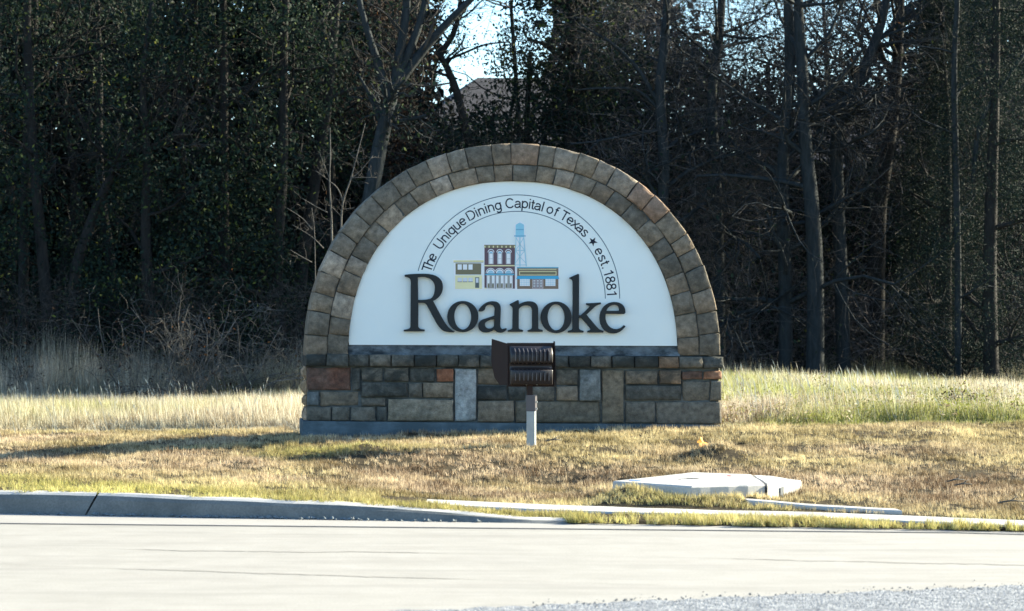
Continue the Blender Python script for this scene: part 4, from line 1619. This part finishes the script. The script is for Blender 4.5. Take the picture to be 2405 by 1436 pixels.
def smooth_line(P, rads, m=4):
    """Catmull-Rom through the points."""
    P = np.asarray(P, float)
    n = len(P)
    rads = np.asarray(rads, float)
    o, ro_ = [], []
    for i in range(n - 1):
        p0, p1, p2, p3 = P[max(i - 1, 0)], P[i], P[i + 1], P[min(i + 2, n - 1)]
        for t_ in np.arange(m) / m:
            o.append(0.5 * ((2 * p1) + (-p0 + p2) * t_ + (2 * p0 - 5 * p1 + 4 * p2 - p3) * t_ ** 2 + (-p0 + 3 * p1 - 3 * p2 + p3) * t_ ** 3))
            ro_.append(rads[i] * (1 - t_) + rads[i + 1] * t_)
    o.append(P[-1])
    ro_.append(rads[-1])
    return np.array(o), np.array(ro_)


def tree(name, label, seed, trunk, rads, d=None, limbs=(), auto=0, auto_range=(0.35, 1.0), limb_len=2.2, kids=(6, 5), maxl=2, bark='bark', twig='twig', leaf=None,
         leaf_per=0, leaf_size=0.08, leaf_spread=0.25, leaf_keep=1.0, up=0.05, category='tree', group=None, aspect=0.5, extra_centres=None, extra_per=0, extra_spread=0.3, limb_dir=None):
    T = Tree(seed)
    P = px_poly(trunk, d) if d is not None else np.array(trunk, float)
    base = P[0].copy()
    base[2] = h1(base[0], base[1]) - 0.1
    if P[0][2] > base[2] + 0.05:
        P = np.concatenate([[base], P])
        rads = [rads[0] * 1.15] + list(rads)
    root = empty(name, tuple(base), label=label, category=category, group=group)
    Q, rr = smooth_line(P, rads)
    mb = MB()
    mb.tube(Q - base, rr, 8)
    mb.build('trunk', M[bark], root, True)
    tw = MB()
    for pts, r0, r1 in limbs:
        LQ, lr = smooth_line(px_poly(pts, d), np.linspace(r0, r1, len(pts)))
        lm = MB()
        lm.tube(LQ - base, lr, 6)
        lm.build('limb', M[bark], root, True)
        k_ = max(3, len(LQ) // 2)
        for i in range(k_):
            j = T.r.integers(1, len(LQ) - 1)
            dd = LQ[j + 1] - LQ[j]
            dd = dd / np.linalg.norm(dd)
            e = T.r.normal(0, 1, 3)
            T.grow(tw, LQ[j] - base, dd + 0.8 * e / np.linalg.norm(e), limb_len * T.r.uniform(.4, .8), max(lr[j] * .35, .006), 1, maxl, kids, 0.25, up)
    n = len(Q)
    for i in range(auto):
        t_ = T.r.uniform(*auto_range)
        j = min(int(t_ * (n - 1)), n - 2)
        a = T.r.uniform(0, 2 * math.pi)
        dirv = np.array([math.cos(a), math.sin(a) * 0.8, T.r.uniform(0.05, 0.9)]) if limb_dir is None else np.array([math.cos(a), math.sin(a), limb_dir + T.r.normal(0, 0.15)])
        lm = MB()
        T.grow(lm, Q[j] - base, dirv, limb_len * T.r.uniform(0.6, 1.2) * (1.15 - 0.5 * t_), max(rr[j] * 0.42, 0.012), 0, maxl, kids, 0.2, up, twig=tw)
        lm.build('limb', M[bark], root, True)
    if tw.n:
        tw.build('twigs', M[twig], root, False, kind='stuff')
    if leaf and leaf_per:
        tips = np.array(T.tips) if T.tips else Q - base
        if leaf_keep < 1:
            tips = tips[T.r.random(len(tips)) < leaf_keep]
        V = [leaf_quads(tips, leaf_size, leaf_spread, leaf_per, T.r, 0.3, aspect)]
        if extra_centres is not None:
            V.append(leaf_quads(np.asarray(extra_centres) - base, leaf_size, extra_spread, extra_per, T.r, 0.3, aspect))
        V = np.concatenate(V)
        link('crown', fast_mesh('crown', V, 4, np.clip(T.r.beta(1.5, 1.8, len(V)), 0, 1)), M[leaf], root)
    return root


# --- trees one can tell apart, measured by their trunks
tree('leaning_tree', 'pale grey tree leaning over the arch and forking into four limbs', 101,
     [(838, 900), (850, 620), (868, 480), (893, 340), (913, 255), (926, 195)], [.16, .145, .14, .13, .12, .095], 41.0,
     limbs=[([(915, 250), (892, 165), (868, 90), (848, 20), (835, -60)], .085, .04), ([(926, 200), (940, 120), (952, 40), (960, -70)], .095, .06),
            ([(926, 200), (965, 110), (990, 40), (1010, -60)], .085, .05), ([(922, 215), (985, 130), (1050, 55), (1100, 5), (1150, -50)], .09, .045),
            ([(905, 330), (878, 250), (850, 190), (838, 170)], .04, .015)], auto=5, auto_range=(0.75, 1.0), limb_len=1.2, kids=(5, 4), leaf='leaf', leaf_per=8, leaf_size=.085, leaf_spread=.2, leaf_keep=.3)
tree('twin_trunk_tree', 'tall straight grey tree right of the sign, thickest trunk there', 102,
     [(1914, 890), (1915, 650), (1906, 480), (1891, 330), (1885, 180), (1877, 60), (1870, -120)], [.16, .145, .13, .115, .10, .09, .065], 43.0, auto=12, auto_range=(0.45, 1), limb_len=2.4, kids=(7, 5), up=0.0, leaf='leaf_brown', leaf_per=2, leaf_size=.07, leaf_keep=.3)
tree('bare_tree', 'slim pale bare tree just left of the thickest trunk', 103,
     [(1846, 890), (1844, 650), (1838, 420), (1850, 250), (1855, 120), (1846, -100)], [.13, .12, .11, .10, .095, .07], 43.6, auto=14, auto_range=(0.3, 1), limb_len=2.2, kids=(7, 5), up=0.0)
tree('bare_tree', 'bare tree whose upper trunk leans to the right behind the thickest trunk', 104,
     [(1982, 890), (1975, 640), (1966, 400), (1968, 310), (2012, 200), (2045, 125), (2068, 60), (2095, -60)], [.13, .12, .11, .11, .10, .09, .08, .06], 44.0, auto=12, auto_range=(0.3, 1), limb_len=2.0, kids=(7, 5), up=0.0)
tree('dark_tree', 'dark upright tree with a branching black crown near the cedars', 105,
     [(2058, 890), (2061, 600), (2068, 470), (2090, 320), (2106, 170), (2112, 40), (2118, -120)], [.15, .145, .13, .12, .10, .09, .06], 45.5, auto=16, auto_range=(0.4, 1), limb_len=2.4, kids=(7, 5), up=0.0, bark='bark_dark', twig='bark_dark', leaf='leaf', leaf_per=4, leaf_size=.08, leaf_keep=.5)
tree('thin_tree', 'thin pale tree standing in front of the dark cedars', 106,
     [(2250, 890), (2250, 640), (2247, 470), (2241, 170), (2247, 40), (2250, -80)], [.06, .055, .055, .05, .045, .04], 41.5,
     limbs=[([(2285, 430), (2300, 300), (2345, 215), (2410, 120)], .045, .03)], auto=7, auto_range=(0.3, 1), limb_len=1.3, kids=(5, 4))
tree('crooked_tree', 'crooked grey tree leaning right in the dark left part of the wood', 107,
     [(150, 890), (178, 640), (205, 550), (236, 466), (290, 366), (315, 308), (350, 282), (395, 275)], [.11, .105, .10, .09, .08, .065, .045, .035], 42.6, bark='bark_dark',
     limbs=[([(290, 362), (340, 352), (388, 340), (415, 312), (424, 260), (412, 200), (428, 140)], .07, .03), ([(420, 305), (424, 330), (430, 360), (440, 390)], .03, .015)], auto=8, auto_range=(0.55, 1), limb_len=1.5, kids=(6, 5))
tree('branchy_tree', 'dark tree at the top left with long drooping pale branches', 108,
     [(424, 890), (426, 600), (424, 420), (430, 250), (445, 140), (455, 70), (458, -90)], [.10, .095, .09, .085, .08, .075, .05], 43.5, bark='bark_dark',
     limbs=[([(440, 210), (470, 190), (520, 192), (560, 206), (585, 235), (605, 285)], .06, .02), ([(462, 100), (468, 120), (515, 165), (570, 215), (630, 165), (720, 165), (790, 150)], .07, .025), ([(435, 225), (500, 240), (535, 275), (568, 352), (590, 376), (640, 400), (680, 430)], .06, .02), ([(525, 270), (520, 320), (516, 375)], .03, .02), ([(430, 240), (450, 300), (470, 350), (490, 400)], .03, .012)],
     auto=5, auto_range=(0.5, 1), limb_len=1.7, kids=(6, 5), leaf='leaf_brown', leaf_per=3, leaf_size=.07, leaf_keep=.3, up=-0.02)
tree('sunlit_tree', 'tree in the top left corner with one sunlit trunk edge', 109,
     [(52, 890), (58, 500), (66, 300), (72, 150), (80, 60), (84, -90)], [.11, .10, .095, .09, .08, .05], 44.0, bark='bark_dark', auto=8, auto_range=(0.5, 1), limb_len=1.8, kids=(6, 5), leaf='leaf', leaf_per=6, leaf_size=.09, leaf_keep=.5)
tree('dark_tree', 'dark slanted trunk left of the sign behind the bare sapling', 110,
     [(695, 890), (704, 680), (720, 560), (742, 410), (765, 270), (780, 120), (800, -80)], [.13, .125, .12, .11, .10, .09, .06], 44.5, auto=9, auto_range=(0.45, 1), limb_len=2.0, kids=(6, 5), bark='bark_dark', leaf='leaf', leaf_per=10, leaf_size=.09, leaf_keep=.6)
tree('slender_tree', 'slender black tree bent across the bright sky gap above the arch', 111,
     [(1118, 890), (1112, 420), (1095, 310), (1072, 215), (1048, 155), (1036, 128), (1062, 85), (1078, 30), (1085, -70)], [.09, .085, .08, .075, .065, .06, .055, .045, .03], 46.0,
     limbs=[([(1036, 130), (1015, 95), (1008, 40), (1002, -30)], .035, .015), ([(1042, 145), (1090, 125), (1140, 105), (1190, 100)], .03, .012)], auto=8, auto_range=(0.5, 1), limb_len=1.3, kids=(5, 4), bark='bark_dark', twig='bark_dark', leaf='leaf', leaf_per=6, leaf_size=.08, leaf_spread=.18, leaf_keep=.55)
tree('leafy_tree', 'leafy dark tree whose crown overhangs the sky gap above the arch', 112,
     [(1342, 890), (1342, 420), (1340, 300), (1346, 160), (1340, 20), (1330, -150)], [.13, .12, .115, .11, .09, .06], 47.0, auto=20, auto_range=(0.5, 1), limb_len=1.35, kids=(6, 5), bark='bark_dark', leaf='leaf', leaf_per=11, leaf_size=.095, leaf_spread=.2, leaf_keep=.9, up=0.0)
tree('bare_tree', 'fine twigged bare tree right of the arch top with a long low branch', 113,
     [(1545, 890), (1548, 600), (1560, 400), (1550, 220), (1562, 80), (1570, -100)], [.12, .11, .10, .09, .08, .05], 44.0,
     limbs=[([(1555, 260), (1500, 165), (1440, 105), (1400, 80), (1360, 55)], .045, .015), ([(1556, 270), (1500, 215), (1420, 208), (1350, 212)], .035, .012)], auto=16, auto_range=(0.3, 1), limb_len=2.2, kids=(8, 5), up=-0.01, leaf='leaf', leaf_per=2, leaf_size=.08, leaf_keep=.3)
tree('bare_tree', 'fine twigged bare tree between the arch and the slim pale tree', 114,
     [(1690, 890), (1688, 600), (1680, 400), (1672, 220), (1690, 80), (1700, -100)], [.11, .10, .095, .09, .08, .05], 44.8, auto=18, auto_range=(0.25, 1), limb_len=2.2, kids=(8, 5), up=-0.01, leaf='leaf', leaf_per=3, leaf_size=.085, leaf_keep=.35)

# --- leafy evergreen trees that fill the wood edge (each its own)
LEAFY = [
    (-60, 45.5, .9, 'evergreen tree cut by the left edge of the picture'), (120, 42.6, 1.0, 'dense dark evergreen behind the crooked grey tree'), (270, 47.5, 1.0, 'evergreen with yellow green sunlit leaves at the upper left'),
    (370, 42.8, .72, 'dark evergreen between the crooked tree and the branchy tree'), (545, 43.0, .95, 'dark evergreen right of the branchy tree'), (640, 43.2, .95, 'dark evergreen left of the slanted dark trunk'),
    (800, 47.0, 1.0, 'evergreen behind the leaning pale tree'), (900, 48.5, .80, 'evergreen just left of the sky gap'), (1240, 48.0, .69, 'low evergreen below the sky gap behind the arch top'), (1430, 47.5, .9, 'evergreen right of the arch crown'),
    (1100, 46.5, .52, 'low dark evergreen hidden behind the arch crown'), (1620, 48.5, .72, 'evergreen low behind the fine twigged bare trees'), (1800, 49.0, .68, 'evergreen low behind the slim pale tree'), (2000, 49.5, .66, 'evergreen low behind the tree that leans right'), (2180, 48.0, .74, 'evergreen between the black crowned tree and the cedars')]
for i, (px, d, hs_, lab) in enumerate(LEAFY):
    top = 7.6 + 2.6 * hs_ if hs_ > .8 else 9.6 * hs_
    b = at(px, 890, d)
    r_ = np.random.default_rng(300 + i)
    zs = np.linspace(0.1, top, 6)
    tr_ = np.stack([b[0] + np.cumsum(r_.normal(0, .10, 6)), b[1] + np.cumsum(r_.normal(0, .10, 6)), zs], -1)
    nc = 70
    ez = r_.uniform(0.4, top * 1.02, nc)
    er = 1.25 * np.sqrt(r_.random(nc)) * np.clip(1.15 - 0.55 * ez / top, .3, 1)
    ea = r_.uniform(0, 2 * math.pi, nc)
    ex = np.stack([b[0] + er * np.cos(ea), b[1] + er * np.sin(ea), ez], -1)
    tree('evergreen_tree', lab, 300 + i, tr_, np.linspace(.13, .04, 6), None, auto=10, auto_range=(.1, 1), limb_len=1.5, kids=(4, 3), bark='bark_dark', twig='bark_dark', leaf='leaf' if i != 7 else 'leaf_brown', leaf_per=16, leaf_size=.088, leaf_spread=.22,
         extra_centres=ex, extra_per=130, extra_spread=.24, up=0.02)

# --- cedars on the right
for i, (px, d, w, top, lab) in enumerate(((2330, 41.5, 1.15, 9.5, 'dark feathery cedar at the right edge of the picture'), (2440, 43.0, 1.3, 10.0, 'cedar mostly beyond the right edge of the picture'), (2215, 44.5, .95, 8.2, 'dark cedar behind the thin pale tree'))):
    b = at(px, 890, d)
    r_ = np.random.default_rng(500 + i)
    nc = 520
    ez = r_.uniform(0.3, top, nc)
    er = w * (0.35 + 0.65 * np.sqrt(r_.random(nc))) * np.clip(1.2 - ez / top, .15, 1)
    ea = r_.uniform(0, 2 * math.pi, nc)
    ex = np.stack([b[0] + er * np.cos(ea), b[1] + er * np.sin(ea), ez + .25 * er], -1)
    tree('cedar_tree', lab, 500 + i, np.stack([np.full(6, b[0]) + r_.normal(0, .04, 6), np.full(6, b[1]), np.linspace(.1, top, 6)], -1), np.linspace(.14, .03, 6), None, auto=16, auto_range=(.08, .95), limb_len=1.2, kids=(4, 3), bark='bark_dark', twig='bark_dark',
         leaf='leaf_cedar', leaf_per=22, leaf_size=.06, leaf_spread=.11, extra_centres=ex, extra_per=85, extra_spread=(.11, .11, .17), up=.08, aspect=.25)

# --- bare sapling beside the sign (stems measured in the photo)
d = 31.0
SAP = [([(782, 860), (780, 600), (778, 504), (774, 427), (776, 366), (775, 300)], .028, .008), ([(800, 700), (801, 560), (805, 480), (824, 421), (836, 375), (849, 325), (858, 290)], .024, .007),
       ([(806, 474), (793, 443), (772, 424), (741, 401)], .016, .006), ([(824, 421), (848, 400), (876, 366)], .012, .005), ([(827, 418), (885, 417)], .009, .005), ([(770, 500), (741, 485), (710, 466)], .014, .006),
       ([(734, 540), (710, 513), (674, 489)], .014, .006), ([(760, 584), (732, 556), (686, 528)], .014, .006), ([(733, 617), (701, 599), (681, 587)], .013, .006), ([(742, 760), (740, 608), (738, 535), (732, 489)], .013, .006),
       ([(803, 510), (785, 492), (775, 485)], .009, .005), ([(806, 492), (822, 490), (832, 488)], .008, .005), ([(774, 420), (762, 390), (751, 360)], .009, .004), ([(836, 375), (828, 368), (818, 358)], .006, .004)]
base = at(775, 890, d)
base[2] = h1(base[0], base[1])
sp = empty('bare_sapling', tuple(base), label='thin bare sapling with pale sunlit branches left of the stone arch', category='sapling')
T = Tree(77)
tw = MB()
for i, (pts, r0, r1) in enumerate(SAP):
    LQ, lr = smooth_line(px_poly(pts, d), np.linspace(r0 * .62, r1 * .6, len(pts)))
    if i in (0, 1, 9):
        LQ = np.concatenate([[np.array([base[0] + (LQ[0][0] - base[0]) * .6, base[1], base[2] - .1])], LQ])
        lr = np.concatenate([[lr[0] * 1.1], lr])
    mb = MB()
    mb.tube(LQ - base, lr, 5)
    mb.build('stem' if i in (0, 1, 9) else 'branch', M['twig_pale'], sp, True)
    for k_ in range(4):
        j = T.r.integers(1, len(LQ) - 1)
        T.grow(tw, LQ[j] - base, T.r.normal(0, 1, 3) + np.array([0, 0, .4]), .22, .004, 1, 2, (2, 2), .3, .03)
tw.build('twigs', M['twig'], sp, kind='stuff')

M['twig_shrub'] = bark_mat('twig_shrub', (0.055, 0.054, 0.05), (0.15, 0.14, 0.125))
# --- arching bare shrubs at the wood edge on the left
for i, (px, d, h_, n_, lab) in enumerate(((330, 39.6, 1.7, 16, 'tangled bare shrub with arching grey stems, left of the others'), (450, 39.0, 1.7, 18, 'dense brown bare shrub in the middle of the thicket'), (560, 39.4, 1.6, 20, 'bare shrub with bleached drooping stems nearest the sign'), (90, 40.2, 1.6, 12, 'thin bare shrub in the dark far left'), (660, 40.0, 1.3, 16, 'small bare shrub right beside the sign base'))):
    b = at(px, 890, d)
    b[2] = h1(b[0], b[1])
    root = empty('bare_shrub', tuple(b), label=lab, category='shrub', group='bare shrubs at the edge of the wood')
    T = Tree(600 + i)
    tw = MB()
    for k_ in range(n_):
        a = T.r.uniform(0, 2 * math.pi)
        mb = MB()
        T.grow(mb, np.array([T.r.normal(0, .25), T.r.normal(0, .2), -.05]), np.array([math.cos(a) * .55, math.sin(a) * .4, 1.0]), h_ * T.r.uniform(.6, 1.15), T.r.uniform(.008, .016), 0, 2, (5, 4), .26, -.10, (.35, .6), tw)
        if k_ < 10:
            mb.build('stem', M['twig_shrub'], root, True)
        else:
            for v_, in zip(mb.v):
                pass
            tw.add(np.concatenate(mb.v), [tuple(f_) for f_ in mb.f])
    tw.build('twigs', M['twig_shrub'], root, kind='stuff')
    if i in (1, 3, 4):
        V = leaf_quads(np.array(T.tips), .06, .06, 1, T.r)
        link('crown', fast_mesh('crown', V, 4, T.r.random(len(V))), M['leaf_brown'], root)

# --- dry weed clump in the field on the right
b = at(2262, 968, 27.0)
b[2] = h1(b[0], b[1])
root = empty('dry_weed', tuple(b), label='brown dead weed clump in the tall grass at the far right', category='weed')
T = Tree(700)
mb, tw = MB(), MB()
for k_ in range(26):
    a = T.r.uniform(0, 2 * math.pi)
    T.grow(tw, np.array([T.r.normal(0, .05), T.r.normal(0, .05), -.03]), np.array([math.cos(a) * .8, math.sin(a) * .6, .8]), .26, .004, 1, 2, (4, 3), .3, .0)
tw.build('stems', M['twig'], root)
V = leaf_quads(np.array(T.tips), .035, .03, 3, T.r)
link('crown', fast_mesh('crown', V, 4, T.r.random(len(V)) * .9), M['leaf_brown'], root)

# --- tall dry weeds in the shade before the wood
n = 42000
X = concat(RNG.uniform(-9.5, -1.0, int(n * .62)), RNG.uniform(-1.0, 13, n - int(n * .62)))
Y = np.where(X < -0.5, 14.4 + RNG.random(n) ** 1.3 * 4.0, 17.5 + RNG.random(n) * 4)
cl = vn(X, Y, .9, 41) * .55 + vn(X, Y, 2.8, 42) * .45
L = (0.30 + 1.25 * cl ** 1.6 * RNG.uniform(.35, 1.1, n)) * np.where(X < -.5, 1.0, .55)
tint = np.clip(RNG.beta(1.4, 2.0, n) + .2 * (cl - .5), 0, 1)
me = fast_mesh('dry_weeds', blades(X, Y, L, RNG.uniform(.006, .013, n), .2, tint), 3, tint)
link('dry_weeds', me, M['weed'], kind='stuff', label='tall dry weeds in the shade along the edge of the wood')

# --- fine bare twigs between the trunks
def twig_mass(name, label, n, x0, x1, y0, y1, zmax, seed, mat, lmin=.3, lmax=1.1, w=.011, thr=.4):
    g_ = np.random.default_rng(seed)
    X = g_.uniform(x0, x1, n)
    Y = g_.uniform(y0, y1, n)
    Z = g_.random(n) ** 1.1 * zmax
    ok = vn(X + Z * .3, Z + Y * .4, .9, seed) * .6 + vn(X, Z, 2.3, seed + 1) * .4 > thr
    X, Y, Z = X[ok], Y[ok], Z[ok]
    m = len(X)
    l = g_.uniform(lmin, lmax, m)
    d_ = g_.normal(0, 1, (m, 3)) * np.array([.8, .5, .55]) + np.array([0, 0, .35])
    d_ /= np.linalg.norm(d_, axis=1)[:, None]
    P = np.stack([X, Y, Z + np.array(H(X, Y))], -1)
    bend = g_.normal(0, .07, (m, 3)) * l[:, None]
    sd = np.cross(d_, g_.normal(0, 1, (m, 3)))
    sd /= np.linalg.norm(sd, axis=1)[:, None] + 1e-9
    sd *= (w * g_.uniform(.5, 1.2, m))[:, None]
    mid = P + d_ * (l * .5)[:, None] + bend
    tip = P + d_ * l[:, None]
    V = np.concatenate([np.stack([P - sd * .5, P + sd * .5, mid], 1), np.stack([mid - sd * .35, mid + sd * .35, tip], 1)])
    return link(name, fast_mesh(name, V, 3), M[mat], kind='stuff', label=label)


M['twig_brown'] = bark_mat('twig_brown', (0.055, 0.050, 0.050), (0.155, 0.135, 0.125))
twig_mass('bare_twigs', 'fine brown bare twigs between the trunks on the right', 60000, 4.0, 14.5, 18.5, 26, 8.2, 61, 'twig_brown')
twig_mass('thicket_twigs', 'grey tangle of bare twigs in front of the wood on the left', 8000, -9, -1.2, 15.2, 18.0, 1.9, 62, 'twig', .3, .9, .009, .48)
twig_mass('shaded_twigs', 'dark bare twigs among the evergreens on the left', 14000, -9, 3, 17.5, 20, 8.0, 63, 'twig', .3, .9, .010, .5)

# --- the wood behind, seen as one mass
r_ = np.random.default_rng(900)
cent = []


def wood_top(px):
    return np.interp(px, [-400, 700, 900, 985, 1020, 1110, 1180, 1290, 1330, 1480, 1600, 1720, 1800, 2080, 2180, 2260, 2700], [11, 11, 10.5, 9.5, 6.6, 6.5, 6.2, 6.4, 8.6, 10, 8.6, 6.8, 6.6, 6.8, 8.2, 11, 11])


N = 41000
X = r_.uniform(-14, 26, N)
Y = r_.uniform(25.5, 38, N)
pxv = view_px(X, Y)
top = wood_top(pxv)
Z = r_.random(N) ** 0.9 * 11.0
cl = vn(X * 1.0, Z * 1.0 + Y * .3, .8, 51)
ok = (Z < top - 0.9 * cl) & (cl > .33)
C = np.stack([X, Y, Z], -1)[ok]
V1 = leaf_quads(C, .21, .22, 6, r_, 0, .6)
N = 9000
X = r_.uniform(-15, 27, N)
Y = r_.uniform(28, 39, N)
Z = r_.random(N) * np.minimum(4.6, wood_top(view_px(X, Y)))
V1 = np.concatenate([V1, leaf_quads(np.stack([X, Y, Z], -1), .5, .3, 5, r_, 0, .7)])
# tall thin upper crowns let the sky through
N = 5200
X = r_.uniform(2, 20, N)
Y = r_.uniform(25, 34, N)
pxv = view_px(X, Y)
Z = r_.uniform(5.5, 11, N)
cl = vn(X, Z, 1.1, 53)
ok = (cl > .50) & (pxv > 1290)
V2 = leaf_quads(np.stack([X, Y, Z], -1)[ok], .12, .22, 9, r_, 0, .5)
N = 7000
X = r_.uniform(-15, 7, N)
Y = r_.uniform(29, 39, N)
Z = 4 + r_.random(N) * 7.5
pxv = view_px(X, Y)
V1 = np.concatenate([V1, leaf_quads(np.stack([X, Y, Z], -1)[(pxv < 985) | ((pxv > 1310) & (pxv < 1600) & (r_.random(N) < .8))], .34, .3, 6, r_, 0, .7)])
# unseen crowns added beyond the frame on both sides to shade the wood
N = 5000
X = concat(r_.uniform(15, 46, N), r_.uniform(-26, -10, 1500))
Y = concat(22 + .32 * (X[:N] - 12) + r_.random(N) * 16, r_.uniform(18, 34, 1500))
Z = r_.uniform(.4, 12, len(X))
V3 = leaf_quads(np.stack([X, Y, Z], -1), .5, .5, 8, r_, 0, .7)
V = np.concatenate([V1, V2, V3])
tn = np.clip(r_.beta(1.3, 2.2, len(V)) + .0, 0, 1)
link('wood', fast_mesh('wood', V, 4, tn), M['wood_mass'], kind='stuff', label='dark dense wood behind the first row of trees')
# trunks and bare twigs in that mass
mbw = MB()
T = Tree(910)
for i in range(46):
    x, y = r_.uniform(-9, 18), r_.uniform(25.5, 33)
    hh = r_.uniform(6, 11)
    pts = np.stack([x + np.cumsum(r_.normal(0, .14, 6)), y + np.cumsum(r_.normal(0, .1, 6)), np.linspace(0, hh, 6)], -1)
    mbw.tube(pts, np.linspace(r_.uniform(.06, .13), .03, 6), 6, False)
    for k_ in range(9):
        j = T.r.integers(2, 5)
        a = T.r.uniform(0, 6.28)
        T.grow(mbw, pts[j], np.array([math.cos(a), math.sin(a), .5]), 1.8, .022, 1, 2, (5, 4), .25, 0)
mbw.build('distant_stems', M['bark_dark'], kind='stuff', label='bare stems and twigs deep in the wood')

# ------------------------------------------------------------------ houses beyond the wood
M['brick'] = simple('house_brick', (0.20, 0.12, 0.085), .9, .1, 0, .25, 3)
M['roof'] = simple('roof_shingle', (0.068, 0.066, 0.070), .9, .1, 0, .22, 4)
M['trim'] = simple('house_trim', (0.62, 0.6, 0.56), .6)
M['pane'] = simple('window_pane', (0.05, 0.06, 0.07), .1, .6)


def house(x, y, w, dp, eave, ridge, rz, label, hip=0.35):
    z0 = h1(x, y) - .1
    root = empty('house', (x, y, z0), rz, label=label, category='house', group='houses beyond the wood')
    mb = MB()
    mb.box((0, 0, eave / 2), (w, dp, eave))
    mb.build('wall', M['brick'], root)
    o_ = .45
    mb = MB()
    a, b = w / 2 + o_, dp / 2 + o_
    rh = w / 2 * (1 - hip)
    mb.add([(-a, -b, eave), (a, -b, eave), (a, b, eave), (-a, b, eave), (-rh, 0, ridge), (rh, 0, ridge)], [(0, 1, 5, 4), (1, 2, 5), (2, 3, 4, 5), (3, 0, 4), (3, 2, 1, 0)])
    rf = mb.build('roof', M['roof'], root)
    mb = MB()
    for sy in (-1, 1):
        mb.box((0, sy * (b + .06), eave - .06), (2 * a + .2, .12, .16))
    for sxx in (-1, 1):
        mb.box((sxx * (a + .06), 0, eave - .06), (.12, 2 * b, .16))
    mb.build('gutter', M['trim'], root)
    for zc in (eave - 1.3, 1.6):
        for k_ in range(3):
            xc = (k_ - 1) * w * .3
            mb = MB()
            for (cx2, cz2, sx2, sz2) in ((0, .68, 1.16, .08), (0, -.68, 1.16, .08), (-.54, 0, .08, 1.28), (.54, 0, .08, 1.28)):
                mb.box((xc + cx2, -dp / 2 - .03, zc + cz2), (sx2, .06, sz2))
            wf = mb.build('window', M['trim'], root)
            mb = MB()
            mb.box((xc, -dp / 2 - .01, zc), (1.0, .03, 1.28))
            mb.build('pane', M['pane'], wf)


house(7.6, 53, 11, 9, 5.7, 8.85, R(6), 'house whose grey shingle roof shows in the sky gap above the arch', .75)
house(21.5, 56, 13, 9, 5.9, 8.9, R(-4), 'brick house half hidden behind the bare trees at the right', .5)
house(-12.0, 30, 9, 8, 6.7, 9.8, R(-14), 'brick house with a light gutter in the top left corner', .5)

# ------------------------------------------------------------------ small things on the lawn
p = at(1648, 1049, 22.2)
z = h1(p[0], p[1]) + 0.05
an = np.linspace(0, 2 * math.pi, 22, endpoint=False)
rr_ = 0.075 * (0.62 + 0.38 * np.abs(np.sin(an * 2.5))) * (1 + .3 * np.cos(an))
mb = MB()
P = [(0, 0, 0.012)] + [(r_1 * math.cos(a), r_1 * math.sin(a) * .7 * .6, r_1 * math.sin(a) * .75 + .012 * math.cos(3 * a)) for a, r_1 in zip(an, rr_)]
mb.add(P, [(0, i + 1, (i + 1) % 22 + 1) for i in range(22)])
tl = NT('autumn_leaf')
tl.color((0.75, 0.33, 0.03))
tl.rough(.6)
trn = tl.n('ShaderNodeBsdfTranslucent')
trn.inputs[0].default_value = (.8, .36, .03, 1)
msx = tl.n('ShaderNodeMixShader')
msx.inputs[0].default_value = .4
tl.l(tl.b.outputs[0], msx.inputs[1])
tl.l(trn.outputs[0], msx.inputs[2])
tl.l(msx.outputs[0], tl.out.inputs[0])
o = mb.build('fallen_leaf', tl.mat, label='single orange leaf lying on the lawn right of the sign', category='leaf')
o.location = (p[0], p[1], z)
o.rotation_euler = (0, R(30), R(20))
for i, (px, py, d, ln, az, lab) in enumerate(((1300, 1038, 22.9, .16, .2, 'pale stick lying just right of the floodlight post'), (2245, 1112, 19.8, .18, .5, 'bleached twig on the right slope above the concrete strip'), (2262, 1130, 19.4, .14, -.1, 'short bleached twig below another on the right slope'), (2375, 1178, 18.3, .2, -.15, 'forked pale stick near the right edge by the concrete strip'))):
    p = at(px, py, d)
    z = h1(p[0], p[1]) + .055
    mb = MB()
    dv = np.array([math.cos(az), math.sin(az) * .5, .06])
    pts = np.array([-dv * ln * .5, dv * 0 + np.array([0, 0, .012]), dv * ln * .5])
    mb.tube(pts, [.006, .007, .004], 5)
    mb.tube(np.array([pts[1], pts[1] + np.array([.05, .02, .03])]), [.005, .003], 4)
    o = mb.build('stick', M['twig_pale'], None, True, label=lab, category='stick', group='pale sticks lying on the lawn')
    o.location = (p[0], p[1], z)
